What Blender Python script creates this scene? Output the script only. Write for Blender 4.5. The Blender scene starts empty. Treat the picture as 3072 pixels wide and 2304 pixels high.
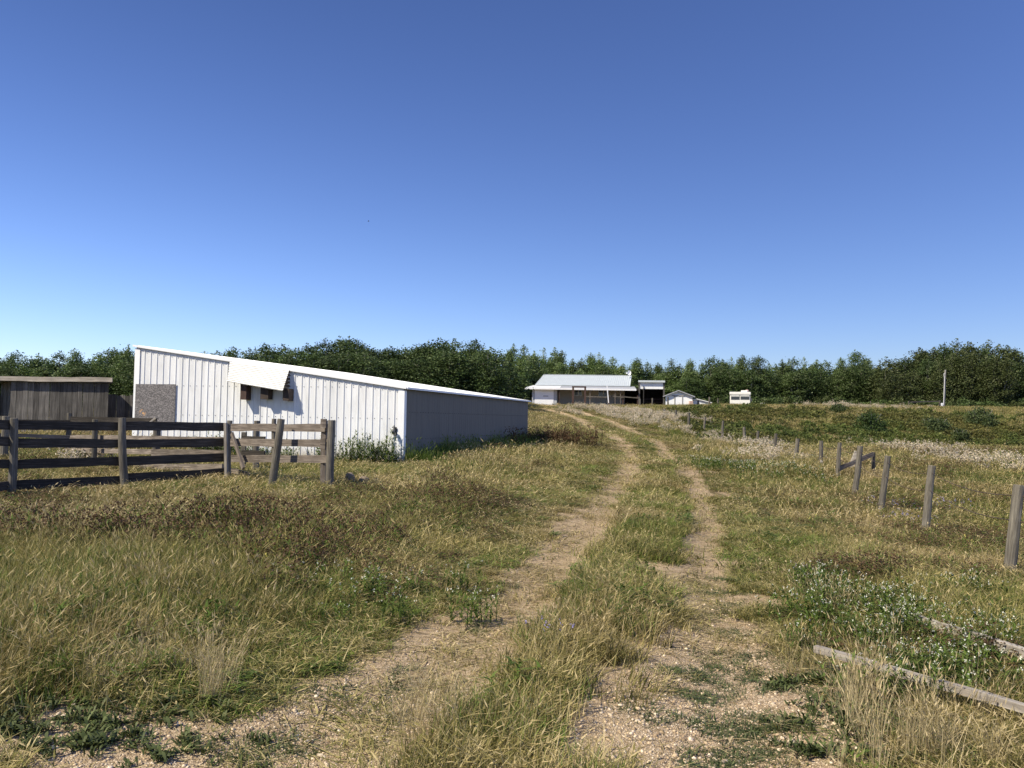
import bpy, math, random
import numpy as np
from mathutils import Vector, Matrix

# ------------------------------------------------------------------ camera, world, sun, exposure
SC = bpy.context.scene
COL = SC.collection
F_PX, CX, CY = 2507.0, 1536.0, 1152.0            # focal length and centre in photograph pixels (3072 x 2304)
EYE = np.array([0.0, 0.0, 1.6])
PITCH, ROLL = math.atan((1257 - 1152) / F_PX), math.radians(1.0)
_f = np.array([0, math.cos(PITCH), math.sin(PITCH)]); _r = np.array([1.0, 0, 0]); _u = np.cross(_r, _f)
AX_R = _r * math.cos(ROLL) + _u * math.sin(ROLL)
AX_U = _u * math.cos(ROLL) - _r * math.sin(ROLL)
AX_F = _f
cam_d = bpy.data.cameras.new('camera')
cam_d.sensor_width = 36; cam_d.lens = 36 * F_PX / 3072; cam_d.clip_end = 3000; cam_d.clip_start = 0.05
cam = bpy.data.objects.new('camera', cam_d); COL.objects.link(cam)
M3 = Matrix((AX_R, AX_U, -AX_F)).transposed()
cam.matrix_world = Matrix.Translation(Vector(EYE)) @ M3.to_4x4()
SC.camera = cam

SUN_EL = math.radians(46)
to_sun_h = np.array([-0.86, -0.51]); to_sun_h /= np.linalg.norm(to_sun_h)
to_sun = Vector((to_sun_h[0] * math.cos(SUN_EL), to_sun_h[1] * math.cos(SUN_EL), math.sin(SUN_EL)))
W = bpy.data.worlds.new('World'); SC.world = W; W.use_nodes = True
wn = W.node_tree; wn.nodes.clear()
sky = wn.nodes.new('ShaderNodeTexSky'); sky.sky_type = 'NISHITA'; sky.sun_disc = False
sky.sun_elevation = SUN_EL; sky.sun_rotation = -math.atan2(to_sun_h[0], to_sun_h[1])
sky.altitude = 700; sky.air_density = 1.0; sky.dust_density = 0.6; sky.ozone_density = 3.0
bg = wn.nodes.new('ShaderNodeBackground'); bg.inputs[1].default_value = 0.066
wo = wn.nodes.new('ShaderNodeOutputWorld')
tnt = wn.nodes.new('ShaderNodeMix'); tnt.data_type = 'RGBA'; tnt.blend_type = 'MULTIPLY'; tnt.inputs[0].default_value = 1; tnt.inputs[7].default_value = (.83, .80, .98, 1)
gmm = wn.nodes.new('ShaderNodeGamma'); gmm.inputs[1].default_value = 1.3
wn.links.new(sky.outputs[0], gmm.inputs[0]); wn.links.new(gmm.outputs[0], tnt.inputs[6]); wn.links.new(tnt.outputs[2], bg.inputs[0]); wn.links.new(bg.outputs[0], wo.inputs[0])
sd = bpy.data.lights.new('sun', 'SUN'); sd.energy = 4.8; sd.angle = math.radians(0.53); sd.color = (1.0, 0.92, 0.76)
so = bpy.data.objects.new('sun', sd); COL.objects.link(so)
so.rotation_euler = to_sun.to_track_quat('Z', 'Y').to_euler(); so.location = (0, 0, 60)
SC.view_settings.view_transform = 'Standard'; SC.view_settings.look = 'None'
SC.view_settings.exposure = 0.5; SC.view_settings.gamma = 1.0
SC.cycles.max_bounces = 4; SC.cycles.diffuse_bounces = 2; SC.cycles.glossy_bounces = 2
SC.cycles.transmission_bounces = 3; SC.cycles.sample_clamp_indirect = 6

RNG = np.random.default_rng(7)
random.seed(7)

# ------------------------------------------------------------------ helpers
def ray(px, py):                                  # photograph pixel -> direction with unit depth along +Y
    d = AX_F + AX_R * ((px - CX) / F_PX) + AX_U * (-(py - CY) / F_PX)
    return d / d[1]
def at(px, py, Y):                                # point at world depth Y
    return EYE + ray(px, py) * Y
def proj(p):
    v = np.asarray(p, float) - EYE
    d = v @ AX_F
    return CX + F_PX * (v @ AX_R) / d, CY - F_PX * (v @ AX_U) / d
def d2(x, y): return x / 0.72, y / 0.72           # display pixels (2212 wide) -> photograph pixels
def c1(x, y): return x * .3617, 1000 + y * .3617
def c2(x, y): return 700 + x * .4295, 1000 + y * .4295
def c3(x, y): return 1550 + x * .27125, 1050 + y * .27125
def c4(x, y): return 2100 + x * .4394, 1000 + y * .4394
def c5(x, y): return 1900 + x * .22603, 1050 + y * .22603
def cs(x, y): return 380 + x * .3888, 1020 + y * .3888
def cr(x, y): return 2000 + x * .4846, 1500 + y * .4846

def tag(o, label=None, cat=None, group=None, kind=None):
    if label: o['label'] = label
    if cat: o['category'] = cat
    if group: o['group'] = group
    if kind: o['kind'] = kind
    return o
def empty(name, loc=(0, 0, 0), rz=0.0):
    o = bpy.data.objects.new(name, None); COL.objects.link(o)
    o.location = tuple(loc); o.rotation_euler = (0, 0, rz); o.empty_display_size = .2
    return o
class MB:
    def __init__(s): s.v = []; s.f = []
    def add(s, vs, fs):
        n = len(s.v); s.v += [tuple(map(float, v)) for v in vs]; s.f += [tuple(i + n for i in f) for f in fs]
    def box(s, x0, x1, y0, y1, z0, z1):
        s.add([(x0,y0,z0),(x1,y0,z0),(x1,y1,z0),(x0,y1,z0),(x0,y0,z1),(x1,y0,z1),(x1,y1,z1),(x0,y1,z1)],
              [(0,3,2,1),(4,5,6,7),(0,1,5,4),(1,2,6,5),(2,3,7,6),(3,0,4,7)])
    def hexa(s, lo, hi):                         # two quads (lists of 4 points)
        s.add(list(lo) + list(hi), [(0,3,2,1),(4,5,6,7),(0,1,5,4),(1,2,6,5),(2,3,7,6),(3,0,4,7)])
    def bar(s, a, b, w, h, up=(0, 0, 1)):
        a = Vector(a); b = Vector(b); d = (b - a).normalized(); upv = Vector(up)
        side = d.cross(upv)
        if side.length < 1e-4: side = d.cross(Vector((0, 1, 0)))
        side.normalize(); u = side.cross(d).normalized()
        q = lambda p: [p - side*w/2 - u*h/2, p + side*w/2 - u*h/2, p + side*w/2 + u*h/2, p - side*w/2 + u*h/2]
        s.hexa(q(a), q(b))
    def tube(s, pts, rad, n=8, cap=True, wob=0.0):
        pts = [Vector(p) for p in pts]; rings = []
        vs = []; fs = []
        for i, p in enumerate(pts):
            d = (pts[min(i+1, len(pts)-1)] - pts[max(i-1, 0)]).normalized()
            a = d.cross(Vector((0, 1, 0.01))); 
            if a.length < 1e-3: a = d.cross(Vector((1, 0, 0)))
            a.normalize(); b = d.cross(a)
            for k in range(n):
                t = 2*math.pi*k/n
                r = rad[i] * (1 + wob * random.uniform(-1, 1))
                vs.append(p + (a*math.cos(t) + b*math.sin(t)) * r)
        for i in range(len(pts)-1):
            for k in range(n):
                k2 = (k+1) % n
                fs.append((i*n+k, i*n+k2, (i+1)*n+k2, (i+1)*n+k))
        if cap:
            fs.append(tuple(range(n-1, -1, -1))); fs.append(tuple((len(pts)-1)*n + k for k in range(n)))
        s.add(vs, fs)
    def build(s, name, m, parent=None, smooth=False):
        me = bpy.data.meshes.new(name); me.from_pydata(s.v, [], s.f); me.update()
        if smooth: me.polygons.foreach_set('use_smooth', [True]*len(me.polygons))
        if m: me.materials.append(m)
        o = bpy.data.objects.new(name, me); COL.objects.link(o)
        if parent is not None: o.parent = parent
        return o
def local(o, fn=None): return o

def fast_mesh(name, V, F, m=None, attrs=None):     # V (n,3), F (k, 3 or 4) uniform polygons
    me = bpy.data.meshes.new(name); V = np.asarray(V, np.float32); F = np.asarray(F, np.int32)
    me.vertices.add(len(V)); me.vertices.foreach_set('co', V.ravel())
    me.loops.add(F.size); me.loops.foreach_set('vertex_index', F.ravel())
    me.polygons.add(len(F)); me.polygons.foreach_set('loop_start', np.arange(0, F.size, F.shape[1], dtype=np.int32))
    me.update(calc_edges=True)
    for k, (a, dom, typ) in (attrs or {}).items():
        at_ = me.attributes.new(k, typ, dom)
        at_.data.foreach_set('color' if typ == 'FLOAT_COLOR' else 'value' if typ in ('FLOAT', 'INT') else 'vector', np.asarray(a).ravel())
    if m: me.materials.append(m)
    return me

# ---- numpy value noise
_tab = np.random.default_rng(3).random((512, 512))
def vnoise(x, y):
    xi = np.floor(x).astype(int); yi = np.floor(y).astype(int); fx = x - xi; fy = y - yi
    fx = fx*fx*(3-2*fx); fy = fy*fy*(3-2*fy)
    g = lambda a, b: _tab[a % 512, b % 512]
    return (g(xi,yi)*(1-fx)+g(xi+1,yi)*fx)*(1-fy) + (g(xi,yi+1)*(1-fx)+g(xi+1,yi+1)*fx)*fy
def fbm(x, y, s, o=3, off=0.0):
    r = 0; a = 1; t = 0
    for i in range(o):
        r = r + a*vnoise(x/s + 17.3*i + off, y/s + 41.7*i + off*1.7); t += a; a *= .5; s = s/2.03
    return r/t
def sstep(a, b, x):
    t = np.clip((x-a)/(b-a), 0, 1); return t*t*(3-2*t)

# ------------------------------------------------------------------ materials
def new_mat(name):
    m = bpy.data.materials.new(name); m.use_nodes = True; nt = m.node_tree; nt.nodes.clear()
    return m, nt, nt.nodes.new, nt.links.new
def ramp(nt, cols, pos=None):
    r = nt.nodes.new('ShaderNodeValToRGB'); e = r.color_ramp.elements
    n = len(cols); pos = pos or [i/(n-1) for i in range(n)]
    while len(e) < n: e.new(.5)
    for i in range(n): e[i].position = pos[i]; e[i].color = (*cols[i], 1)
    return r
def mat_simple(name, col, rough=.6, var=.12, scale=6, metallic=0, stretch=(1,1,1), bump=0.0, coord='Object', spec=.4, col2=None, detail=6):
    m, nt, N, L = new_mat(name)
    tc = N('ShaderNodeTexCoord'); mp = N('ShaderNodeMapping'); mp.inputs['Scale'].default_value = stretch
    no = N('ShaderNodeTexNoise'); no.inputs['Scale'].default_value = scale; no.inputs['Detail'].default_value = detail
    c2_ = col2 or tuple(min(1, c*(1+var)) for c in col); c1_ = tuple(c*(1-var) for c in col)
    r = ramp(nt, [c1_, c2_], [.3, .7])
    b = N('ShaderNodeBsdfPrincipled'); o = N('ShaderNodeOutputMaterial')
    b.inputs['Roughness'].default_value = rough; b.inputs['Metallic'].default_value = metallic
    b.inputs['Specular IOR Level'].default_value = spec
    L(tc.outputs[coord], mp.inputs[0]); L(mp.outputs[0], no.inputs[0]); L(no.outputs[0], r.inputs[0]); L(r.outputs[0], b.inputs['Base Color'])
    if bump:
        bu = N('ShaderNodeBump'); bu.inputs['Strength'].default_value = bump; bu.inputs['Distance'].default_value = .01
        L(no.outputs[0], bu.inputs['Height']); L(bu.outputs[0], b.inputs['Normal'])
    L(b.outputs[0], o.inputs[0]); return m
def mat_wood(name, dark, light, stretch, green=0.0):
    m, nt, N, L = new_mat(name)
    tc = N('ShaderNodeTexCoord'); mp = N('ShaderNodeMapping'); mp.inputs['Scale'].default_value = stretch
    no = N('ShaderNodeTexNoise'); no.inputs['Scale'].default_value = 1; no.inputs['Detail'].default_value = 8; no.inputs['Roughness'].default_value = .7
    n2 = N('ShaderNodeTexNoise'); n2.inputs['Scale'].default_value = 2.2; n2.inputs['Detail'].default_value = 3
    r = ramp(nt, [tuple(c*.45 for c in dark), dark, light], [.28, .46, .72])
    mx = N('ShaderNodeMix'); mx.data_type = 'RGBA'; mx.blend_type = 'MULTIPLY'; mx.inputs[0].default_value = .7
    r2 = ramp(nt, [(.6,.58,.56), (1.15,1.12,1.05)], [.3, .7])
    oi = N('ShaderNodeObjectInfo'); hs = N('ShaderNodeMapRange'); hs.inputs['To Min'].default_value = .75; hs.inputs['To Max'].default_value = 1.2
    mv = N('ShaderNodeMix'); mv.data_type = 'RGBA'; mv.blend_type = 'MULTIPLY'; mv.inputs[0].default_value = 1
    b = N('ShaderNodeBsdfPrincipled'); b.inputs['Roughness'].default_value = .85; b.inputs['Specular IOR Level'].default_value = .2
    bu = N('ShaderNodeBump'); bu.inputs['Strength'].default_value = .6; bu.inputs['Distance'].default_value = .008
    o = N('ShaderNodeOutputMaterial')
    L(tc.outputs['Object'], mp.inputs[0]); L(mp.outputs[0], no.inputs[0]); L(tc.outputs['Object'], n2.inputs[0])
    L(no.outputs[0], r.inputs[0]); L(n2.outputs[0], r2.inputs[0]); L(r.outputs[0], mx.inputs[6]); L(r2.outputs[0], mx.inputs[7])
    L(oi.outputs['Random'], hs.inputs[0]); L(mx.outputs[2], mv.inputs[6]); L(hs.outputs[0], mv.inputs[7])
    L(mv.outputs[2], b.inputs['Base Color']); L(no.outputs[0], bu.inputs['Height']); L(bu.outputs[0], b.inputs['Normal']); L(b.outputs[0], o.inputs[0])
    return m
def mat_plant(name, cols, patch=None, pscale=.35, trans=.3, rough=.6, lo=.30, hi=.70, gloss=0.25, rnd=.25):
    """per-blade attribute 'tint' picks along cols; world-position noise shifts it in patches; patch = second ramp mixed in by a broad noise"""
    m, nt, N, L = new_mat(name)
    a = N('ShaderNodeAttribute'); a.attribute_name = 'tint'
    g = N('ShaderNodeNewGeometry')
    no = N('ShaderNodeTexNoise'); no.inputs['Scale'].default_value = pscale*3.1; no.inputs['Detail'].default_value = 3
    L(g.outputs['Position'], no.inputs[0])
    ad = N('ShaderNodeMath'); ad.operation = 'MULTIPLY_ADD'; ad.inputs[1].default_value = .9
    L(no.outputs[0], ad.inputs[0])
    sb = N('ShaderNodeMath'); sb.operation = 'SUBTRACT'; sb.inputs[1].default_value = .45
    L(a.outputs['Fac'], sb.inputs[0]); L(sb.outputs[0], ad.inputs[2])
    r = ramp(nt, cols); L(ad.outputs[0], r.inputs[0]); out = r.outputs[0]
    if patch:
        r2 = ramp(nt, patch); L(ad.outputs[0], r2.inputs[0])
        n2 = N('ShaderNodeTexNoise'); n2.inputs['Scale'].default_value = pscale; n2.inputs['Detail'].default_value = 4
        L(g.outputs['Position'], n2.inputs[0])
        mr = N('ShaderNodeMapRange'); mr.inputs['From Min'].default_value = .42; mr.inputs['From Max'].default_value = .6
        L(n2.outputs[0], mr.inputs[0])
        mx = N('ShaderNodeMix'); mx.data_type = 'RGBA'; L(mr.outputs[0], mx.inputs[0]); L(out, mx.inputs[6]); L(r2.outputs[0], mx.inputs[7]); out = mx.outputs[2]
    oi = N('ShaderNodeObjectInfo'); mr = N('ShaderNodeMapRange'); mr.inputs['To Min'].default_value = 1-rnd; mr.inputs['To Max'].default_value = 1+rnd
    L(oi.outputs['Random'], mr.inputs[0])
    mv = N('ShaderNodeMix'); mv.data_type = 'RGBA'; mv.blend_type = 'MULTIPLY'; mv.inputs[0].default_value = 1
    L(out, mv.inputs[6]); L(mr.outputs[0], mv.inputs[7]); out = mv.outputs[2]
    b = N('ShaderNodeBsdfPrincipled'); b.inputs['Roughness'].default_value = rough; b.inputs['Specular IOR Level'].default_value = gloss
    t = N('ShaderNodeBsdfTranslucent'); ms = N('ShaderNodeMixShader'); ms.inputs[0].default_value = trans
    o = N('ShaderNodeOutputMaterial')
    L(out, b.inputs['Base Color']); L(out, t.inputs[0]); L(b.outputs[0], ms.inputs[1]); L(t.outputs[0], ms.inputs[2]); L(ms.outputs[0], o.inputs[0])
    return m

M = {}
M['post'] = mat_wood('post_wood', (.12,.108,.09), (.25,.23,.19), (34, 34, 2.2))
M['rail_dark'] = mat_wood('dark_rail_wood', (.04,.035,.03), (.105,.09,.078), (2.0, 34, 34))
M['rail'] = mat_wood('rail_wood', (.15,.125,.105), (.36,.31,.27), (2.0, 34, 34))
M['plank'] = mat_wood('plank_wood', (.10,.095,.09), (.22,.21,.2), (30, 30, 1.6))
M['pale_plank'] = mat_wood('pale_wood', (.36,.32,.27), (.55,.5,.43), (1.5, 20, 20))
M['fallen'] = mat_wood('fallen_wood', (.36,.32,.28), (.62,.57,.50), (1.6, 30, 30))
M['brown_wood'] = mat_simple('brown_stained_wood', (.06,.033,.024), .7, .3, 8)
M['dark_wood'] = mat_simple('dark_wood', (.05,.035,.027), .8, .3, 8)
def mat_metal(name, base, dirt, rough=.42):
    m, nt, N, L = new_mat(name)
    tc = N('ShaderNodeTexCoord'); mp = N('ShaderNodeMapping'); mp.inputs['Scale'].default_value = (1, 1, .25)
    no = N('ShaderNodeTexNoise'); no.inputs['Scale'].default_value = 3.2; no.inputs['Detail'].default_value = 8; no.inputs['Roughness'].default_value = .65
    r = ramp(nt, [dirt, base, base], [.28, .5, 1])
    mp2 = N('ShaderNodeMapping'); mp2.inputs['Scale'].default_value = (4.4, 4.4, .02)
    vo = N('ShaderNodeTexWhiteNoise'); fl = N('ShaderNodeVectorMath'); fl.operation = 'FLOOR'
    L(tc.outputs['Object'], mp2.inputs[0]); L(mp2.outputs[0], fl.inputs[0]); L(fl.outputs[0], vo.inputs[0])
    mr = N('ShaderNodeMapRange'); mr.inputs['To Min'].default_value = .88; mr.inputs['To Max'].default_value = 1.0
    L(vo.outputs['Value'], mr.inputs[0])
    mx = N('ShaderNodeMix'); mx.data_type = 'RGBA'; mx.blend_type = 'MULTIPLY'; mx.inputs[0].default_value = 1
    b = N('ShaderNodeBsdfPrincipled'); b.inputs['Roughness'].default_value = rough; b.inputs['Specular IOR Level'].default_value = .5
    o = N('ShaderNodeOutputMaterial')
    L(tc.outputs['Object'], mp.inputs[0]); L(mp.outputs[0], no.inputs[0]); L(no.outputs[0], r.inputs[0])
    L(r.outputs[0], mx.inputs[6]); L(mr.outputs[0], mx.inputs[7])
    sp_ = N('ShaderNodeSeparateXYZ'); L(tc.outputs['Object'], sp_.inputs[0]); n4 = N('ShaderNodeTexNoise'); n4.inputs['Scale'].default_value = 5; n4.inputs['Detail'].default_value = 6; L(tc.outputs['Object'], n4.inputs[0])
    ma = N('ShaderNodeMath'); ma.operation = 'MULTIPLY_ADD'; ma.inputs[1].default_value = -.55; L(n4.outputs[0], ma.inputs[0]); L(sp_.outputs['Z'], ma.inputs[2])
    mq = N('ShaderNodeMapRange'); mq.inputs['From Min'].default_value = .12; mq.inputs['From Max'].default_value = -.25; mq.inputs['To Min'].default_value = 0; mq.inputs['To Max'].default_value = .75; L(ma.outputs[0], mq.inputs[0])
    mm = N('ShaderNodeMix'); mm.data_type = 'RGBA'; mm.inputs[7].default_value = (.30,.26,.19,1); L(mq.outputs[0], mm.inputs[0]); L(mx.outputs[2], mm.inputs[6])
    L(mm.outputs[2], b.inputs['Base Color']); L(b.outputs[0], o.inputs[0])
    return m
M['white_metal'] = mat_metal('white_painted_steel', (.80,.80,.795), (.66,.66,.65))
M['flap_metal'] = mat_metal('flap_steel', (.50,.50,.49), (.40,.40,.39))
M['shade_metal'] = mat_metal('shade_darkened_steel', (.135,.125,.108), (.105,.098,.085), .65)  # side wall steel: the shade on it is darkened into the base colour
M['white_paint'] = mat_simple('white_paint', (.80,.80,.79), .6, .05, 2)
M['white_trim'] = mat_simple('white_trim', (.80,.80,.80), .45, .04, 2)
M['grey_roof'] = mat_simple('grey_felt_roof', (.33,.34,.36), .85, .15, 5)
M['house_roof'] = mat_simple('pale_steel_roof', (.50,.54,.55), .45, .06, 2)
M['beige'] = mat_simple('beige_siding', (.50,.45,.38), .8, .1, 2, stretch=(1,1,20))
M['glass'] = mat_simple('window_glass', (.03,.035,.04), .1, .1, 2, spec=.7)
M['black_void'] = mat_simple('dark_interior_boards', (.03,.028,.026), .9, .3, 3)
M['pink_brick'] = mat_simple('salmon_blocks', (.52,.36,.30), .9, .2, 10)
M['rv_white'] = mat_simple('cream_fibreglass', (.76,.74,.67), .4, .05, 2)
M['rv_grey'] = mat_simple('grey_grille', (.28,.27,.25), .5, .2, 4)
M['blind'] = mat_simple('pale_blind', (.5,.5,.46), .6, .1, 4)
M['pole'] = mat_wood('pole_wood', (.24,.23,.22), (.42,.41,.39), (20, 20, .8))
M['rust_wire'] = mat_simple('rusty_wire', (.12,.08,.06), .6, .3, 10, metallic=.5)
M['dark_metal'] = mat_simple('dark_fixture', (.06,.06,.06), .5, .2, 8)
M['dirt'] = mat_simple('orange_dirt', (.42,.27,.16), .95, .2, 4, bump=.5)
def mat_osb():
    m, nt, N, L = new_mat('weathered_strand_board')
    tc = N('ShaderNodeTexCoord'); v = N('ShaderNodeTexVoronoi'); v.inputs['Scale'].default_value = 26
    mp = N('ShaderNodeMapping'); mp.inputs['Scale'].default_value = (1, 1, 1.7); mp.inputs['Rotation'].default_value = (.4, .3, .7)
    r = ramp(nt, [(.06,.055,.055), (.14,.13,.13), (.30,.275,.27)], [0, .55, 1])
    no = N('ShaderNodeTexNoise'); no.inputs['Scale'].default_value = 2; no.inputs['Detail'].default_value = 5
    vd = N('ShaderNodeVectorMath'); vd.operation = 'DISTANCE'; vd.inputs[1].default_value = (.28, 0, .42)
    mr = N('ShaderNodeMapRange'); mr.inputs['From Min'].default_value = .04; mr.inputs['From Max'].default_value = .14; mr.inputs['To Min'].default_value = 1; mr.inputs['To Max'].default_value = 0
    mu = N('ShaderNodeMath'); mu.operation = 'MULTIPLY'
    r2 = ramp(nt, [(0,0,0), (1,1,1)], [.5, .56])
    mx = N('ShaderNodeMix'); mx.data_type = 'RGBA'; mx.inputs[7].default_value = (.62,.33,.12,1)
    b = N('ShaderNodeBsdfPrincipled'); b.inputs['Roughness'].default_value = .9; o = N('ShaderNodeOutputMaterial')
    L(tc.outputs['Object'], mp.inputs[0]); L(mp.outputs[0], v.inputs[0]); L(v.outputs['Color'], r.inputs[0]); 
    n3 = N('ShaderNodeTexNoise'); n3.inputs['Scale'].default_value = 14; L(tc.outputs['Object'], n3.inputs[0]); L(n3.outputs[0], r2.inputs[0])
    L(tc.outputs['Object'], vd.inputs[0]); L(vd.outputs['Value'], mr.inputs[0]); L(mr.outputs[0], mu.inputs[0]); L(r2.outputs[0], mu.inputs[1])
    L(r.outputs[0], mx.inputs[6]); L(mu.outputs[0], mx.inputs[0]); L(mx.outputs[2], b.inputs['Base Color']); L(b.outputs[0], o.inputs[0]); return m
M['osb'] = mat_osb()

# ------------------------------------------------------------------ terrain
ctrl = [(-6,2,0),(0,0,0),(5,2,-.05),(0,-8,0),(-14,0,-.1),(14,0,-.3),(-3,8,0),(1.5,8.4,0),(4,8,-.1),(6,10,-.25),(-12,9,-.2),
 (7.2,14.5,-.3),(7.5,17.5,-.25),(7.6,20,-.2),(8.5,28,0),(9,37,.15),(10,49,.45),(11.5,63,1.2),(14,82,2.3),
 (-9.5,16,-.14),(-7.9,17,-.04),(-6.3,18.1,.15),(-3.6,16.5,.12),(-3.1,24,.18),(-11.9,26.3,.42),(-18,20,.1),(.75,38.7,.38),(-9,40,.6),(-20,32,.45),
 (1.8,13,.12),(4.3,25,.32),(5,40,.6),(5.5,60,1.3),(5.2,80,2.2),(5,100,3.05),(5,115,3.65),(17,116,3.7),(25,112,3.6),(30,105,3.5),
 (13,20,-.1),(14,30,.2),(17,40,.35),(24,42,.25),(10,42,.4),(32,45,.0),(34,34,-.1),(20,26,-.05),(14,50,-.5),(20,56,-1.2),(30,58,-1.5),(45,60,-1.6),(22,70,.2),(32,74,.6),(48,76,.6),(65,78,.4),
 (20,86,2.5),(26,93,3.35),(38,95,3.3),(50,97,3.5),(57,110,3.9),(70,100,3.6),(90,100,3.6),(45,120,4.1),(70,140,4.6),(100,140,5),
 (-4,95,3.4),(-12,95,3.0),(-30,90,2.2),(-55,95,1.6),(-80,95,1.2),(-25,60,1.2),(-50,60,.7),(0,150,4.6),(40,160,5),(-60,150,3),(-10,70,1.9),
 (-60,20,.2),(70,20,-.4),(70,45,-.8),(-100,60,1),(120,60,0)]
ctrl = np.array(ctrl, float)
def _phi(d): return np.where(d > 0, d*d*np.log(d + 1e-9), 0)
_P = ctrl[:, :2]; _n = len(_P)
_K = _phi(np.linalg.norm(_P[:, None] - _P[None], axis=2)) + np.eye(_n)*3.0
_Q = np.hstack([np.ones((_n, 1)), _P]); _A = np.block([[_K, _Q], [_Q.T, np.zeros((3, 3))]])
_w = np.linalg.solve(_A, np.concatenate([ctrl[:, 2], [0, 0, 0]]))
def base_h(x, y):
    x = np.atleast_1d(np.asarray(x, float)).ravel(); y = np.atleast_1d(np.asarray(y, float)).ravel()
    xc = np.clip(x, -115, 120); yc = np.clip(y, -10, 158); out = np.zeros(len(x))
    for s in range(0, len(x), 40000):
        e = slice(s, s+40000)
        r = np.hypot(xc[e, None] - _P[None, :, 0], yc[e, None] - _P[None, :, 1])
        out[e] = _phi(r) @ _w[:_n] + _w[_n] + _w[_n+1]*xc[e] + _w[_n+2]*yc[e]
    return out
def ray_hit(px, py, f=base_h):
    d = ray(px, py); Y = np.concatenate([np.arange(1.5, 30, .05), np.arange(30, 160, .25)])
    h = f(EYE[0] + d[0]*Y, EYE[1] + d[1]*Y); z = EYE[2] + d[2]*Y
    k = np.argmax(z < h)
    return np.array([d[0]*Y[k], Y[k]])
LR = [(380,1800),(560,1659),(770,1550),(930,1450),(1060,1350),(1160,1250),(1240,1160),(1310,1080),(1350,1030),(1368,1000),(1355,965),(1315,937),(1262,912),(1215,893),(1180,884)]
RR = [(1590,1800),(1575,1659),(1570,1550),(1560,1450),(1540,1350),(1522,1250),(1522,1180),(1520,1110),(1500,1050),(1465,1000),(1425,963),(1375,935),(1318,911),(1262,893),(1222,884)]
def to_world_line(l):
    pts = np.array([ray_hit(*d2(*p)) for p in l]); out = [pts[0]]
    for p in pts[1:]:
        if p[1] > out[-1][1] + .3: out.append(p)
    return np.array(out)
LW, RW = to_world_line(LR), to_world_line(RR)
def dist_line(x, y, line):
    best = np.full(len(x), 1e9)
    for a, b in zip(line[:-1], line[1:]):
        ab = b - a; t = np.clip(((x-a[0])*ab[0] + (y-a[1])*ab[1])/(ab@ab), 0, 1)
        best = np.minimum(best, np.hypot(x-a[0]-t*ab[0], y-a[1]-t*ab[1]))
    return best
def track(x, y):
    """returns rut (0..1 bare), between (0..1 inside the track), side distance"""
    dl = dist_line(x, y, LW); dr = dist_line(x, y, RW)
    wl = np.interp(y, [0, 4, 6, 9, 20, 60, 100], [.64, .58, .46, .40, .38, .46, .7])
    wr = np.interp(y, [0, 4, 6, 8, 12, 20, 60, 100], [.60, .54, .46, .30, .29, .36, .46, .55])
    n = fbm(x, y, .55, 3) - .5
    rl = 1 - sstep(.65, 1.35, (dl + n*.55)/wl); rr = 1 - sstep(.65, 1.3, (dr + n*.45)/wr)
    lx = np.interp(y, LW[:, 1], LW[:, 0]); rx = np.interp(y, RW[:, 1], RW[:, 0])
    inside = (x > lx) & (x < rx)
    return rl, rr, dl, dr, inside
def terrain_h(x, y):
    sh = np.shape(x); x = np.ravel(x).astype(float); y = np.ravel(y).astype(float)
    h = base_h(x, y)
    rl, rr, dl, dr, ins = track(x, y)
    h = h - .05*np.exp(-(dl/.35)**2) - .05*np.exp(-(dr/.3)**2)
    h = h + (fbm(x, y, 2.6, 3) - .5)*.10*sstep(.4, 1.5, np.minimum(dl, dr)) + (fbm(x, y, 9, 2, 5.) - .5)*.5*sstep(35, 80, y)*sstep(14, 22, np.abs(x-4))
    return h.reshape(sh)
def gz(x, y): return float(terrain_h(np.array([x]), np.array([y]))[0])

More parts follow.
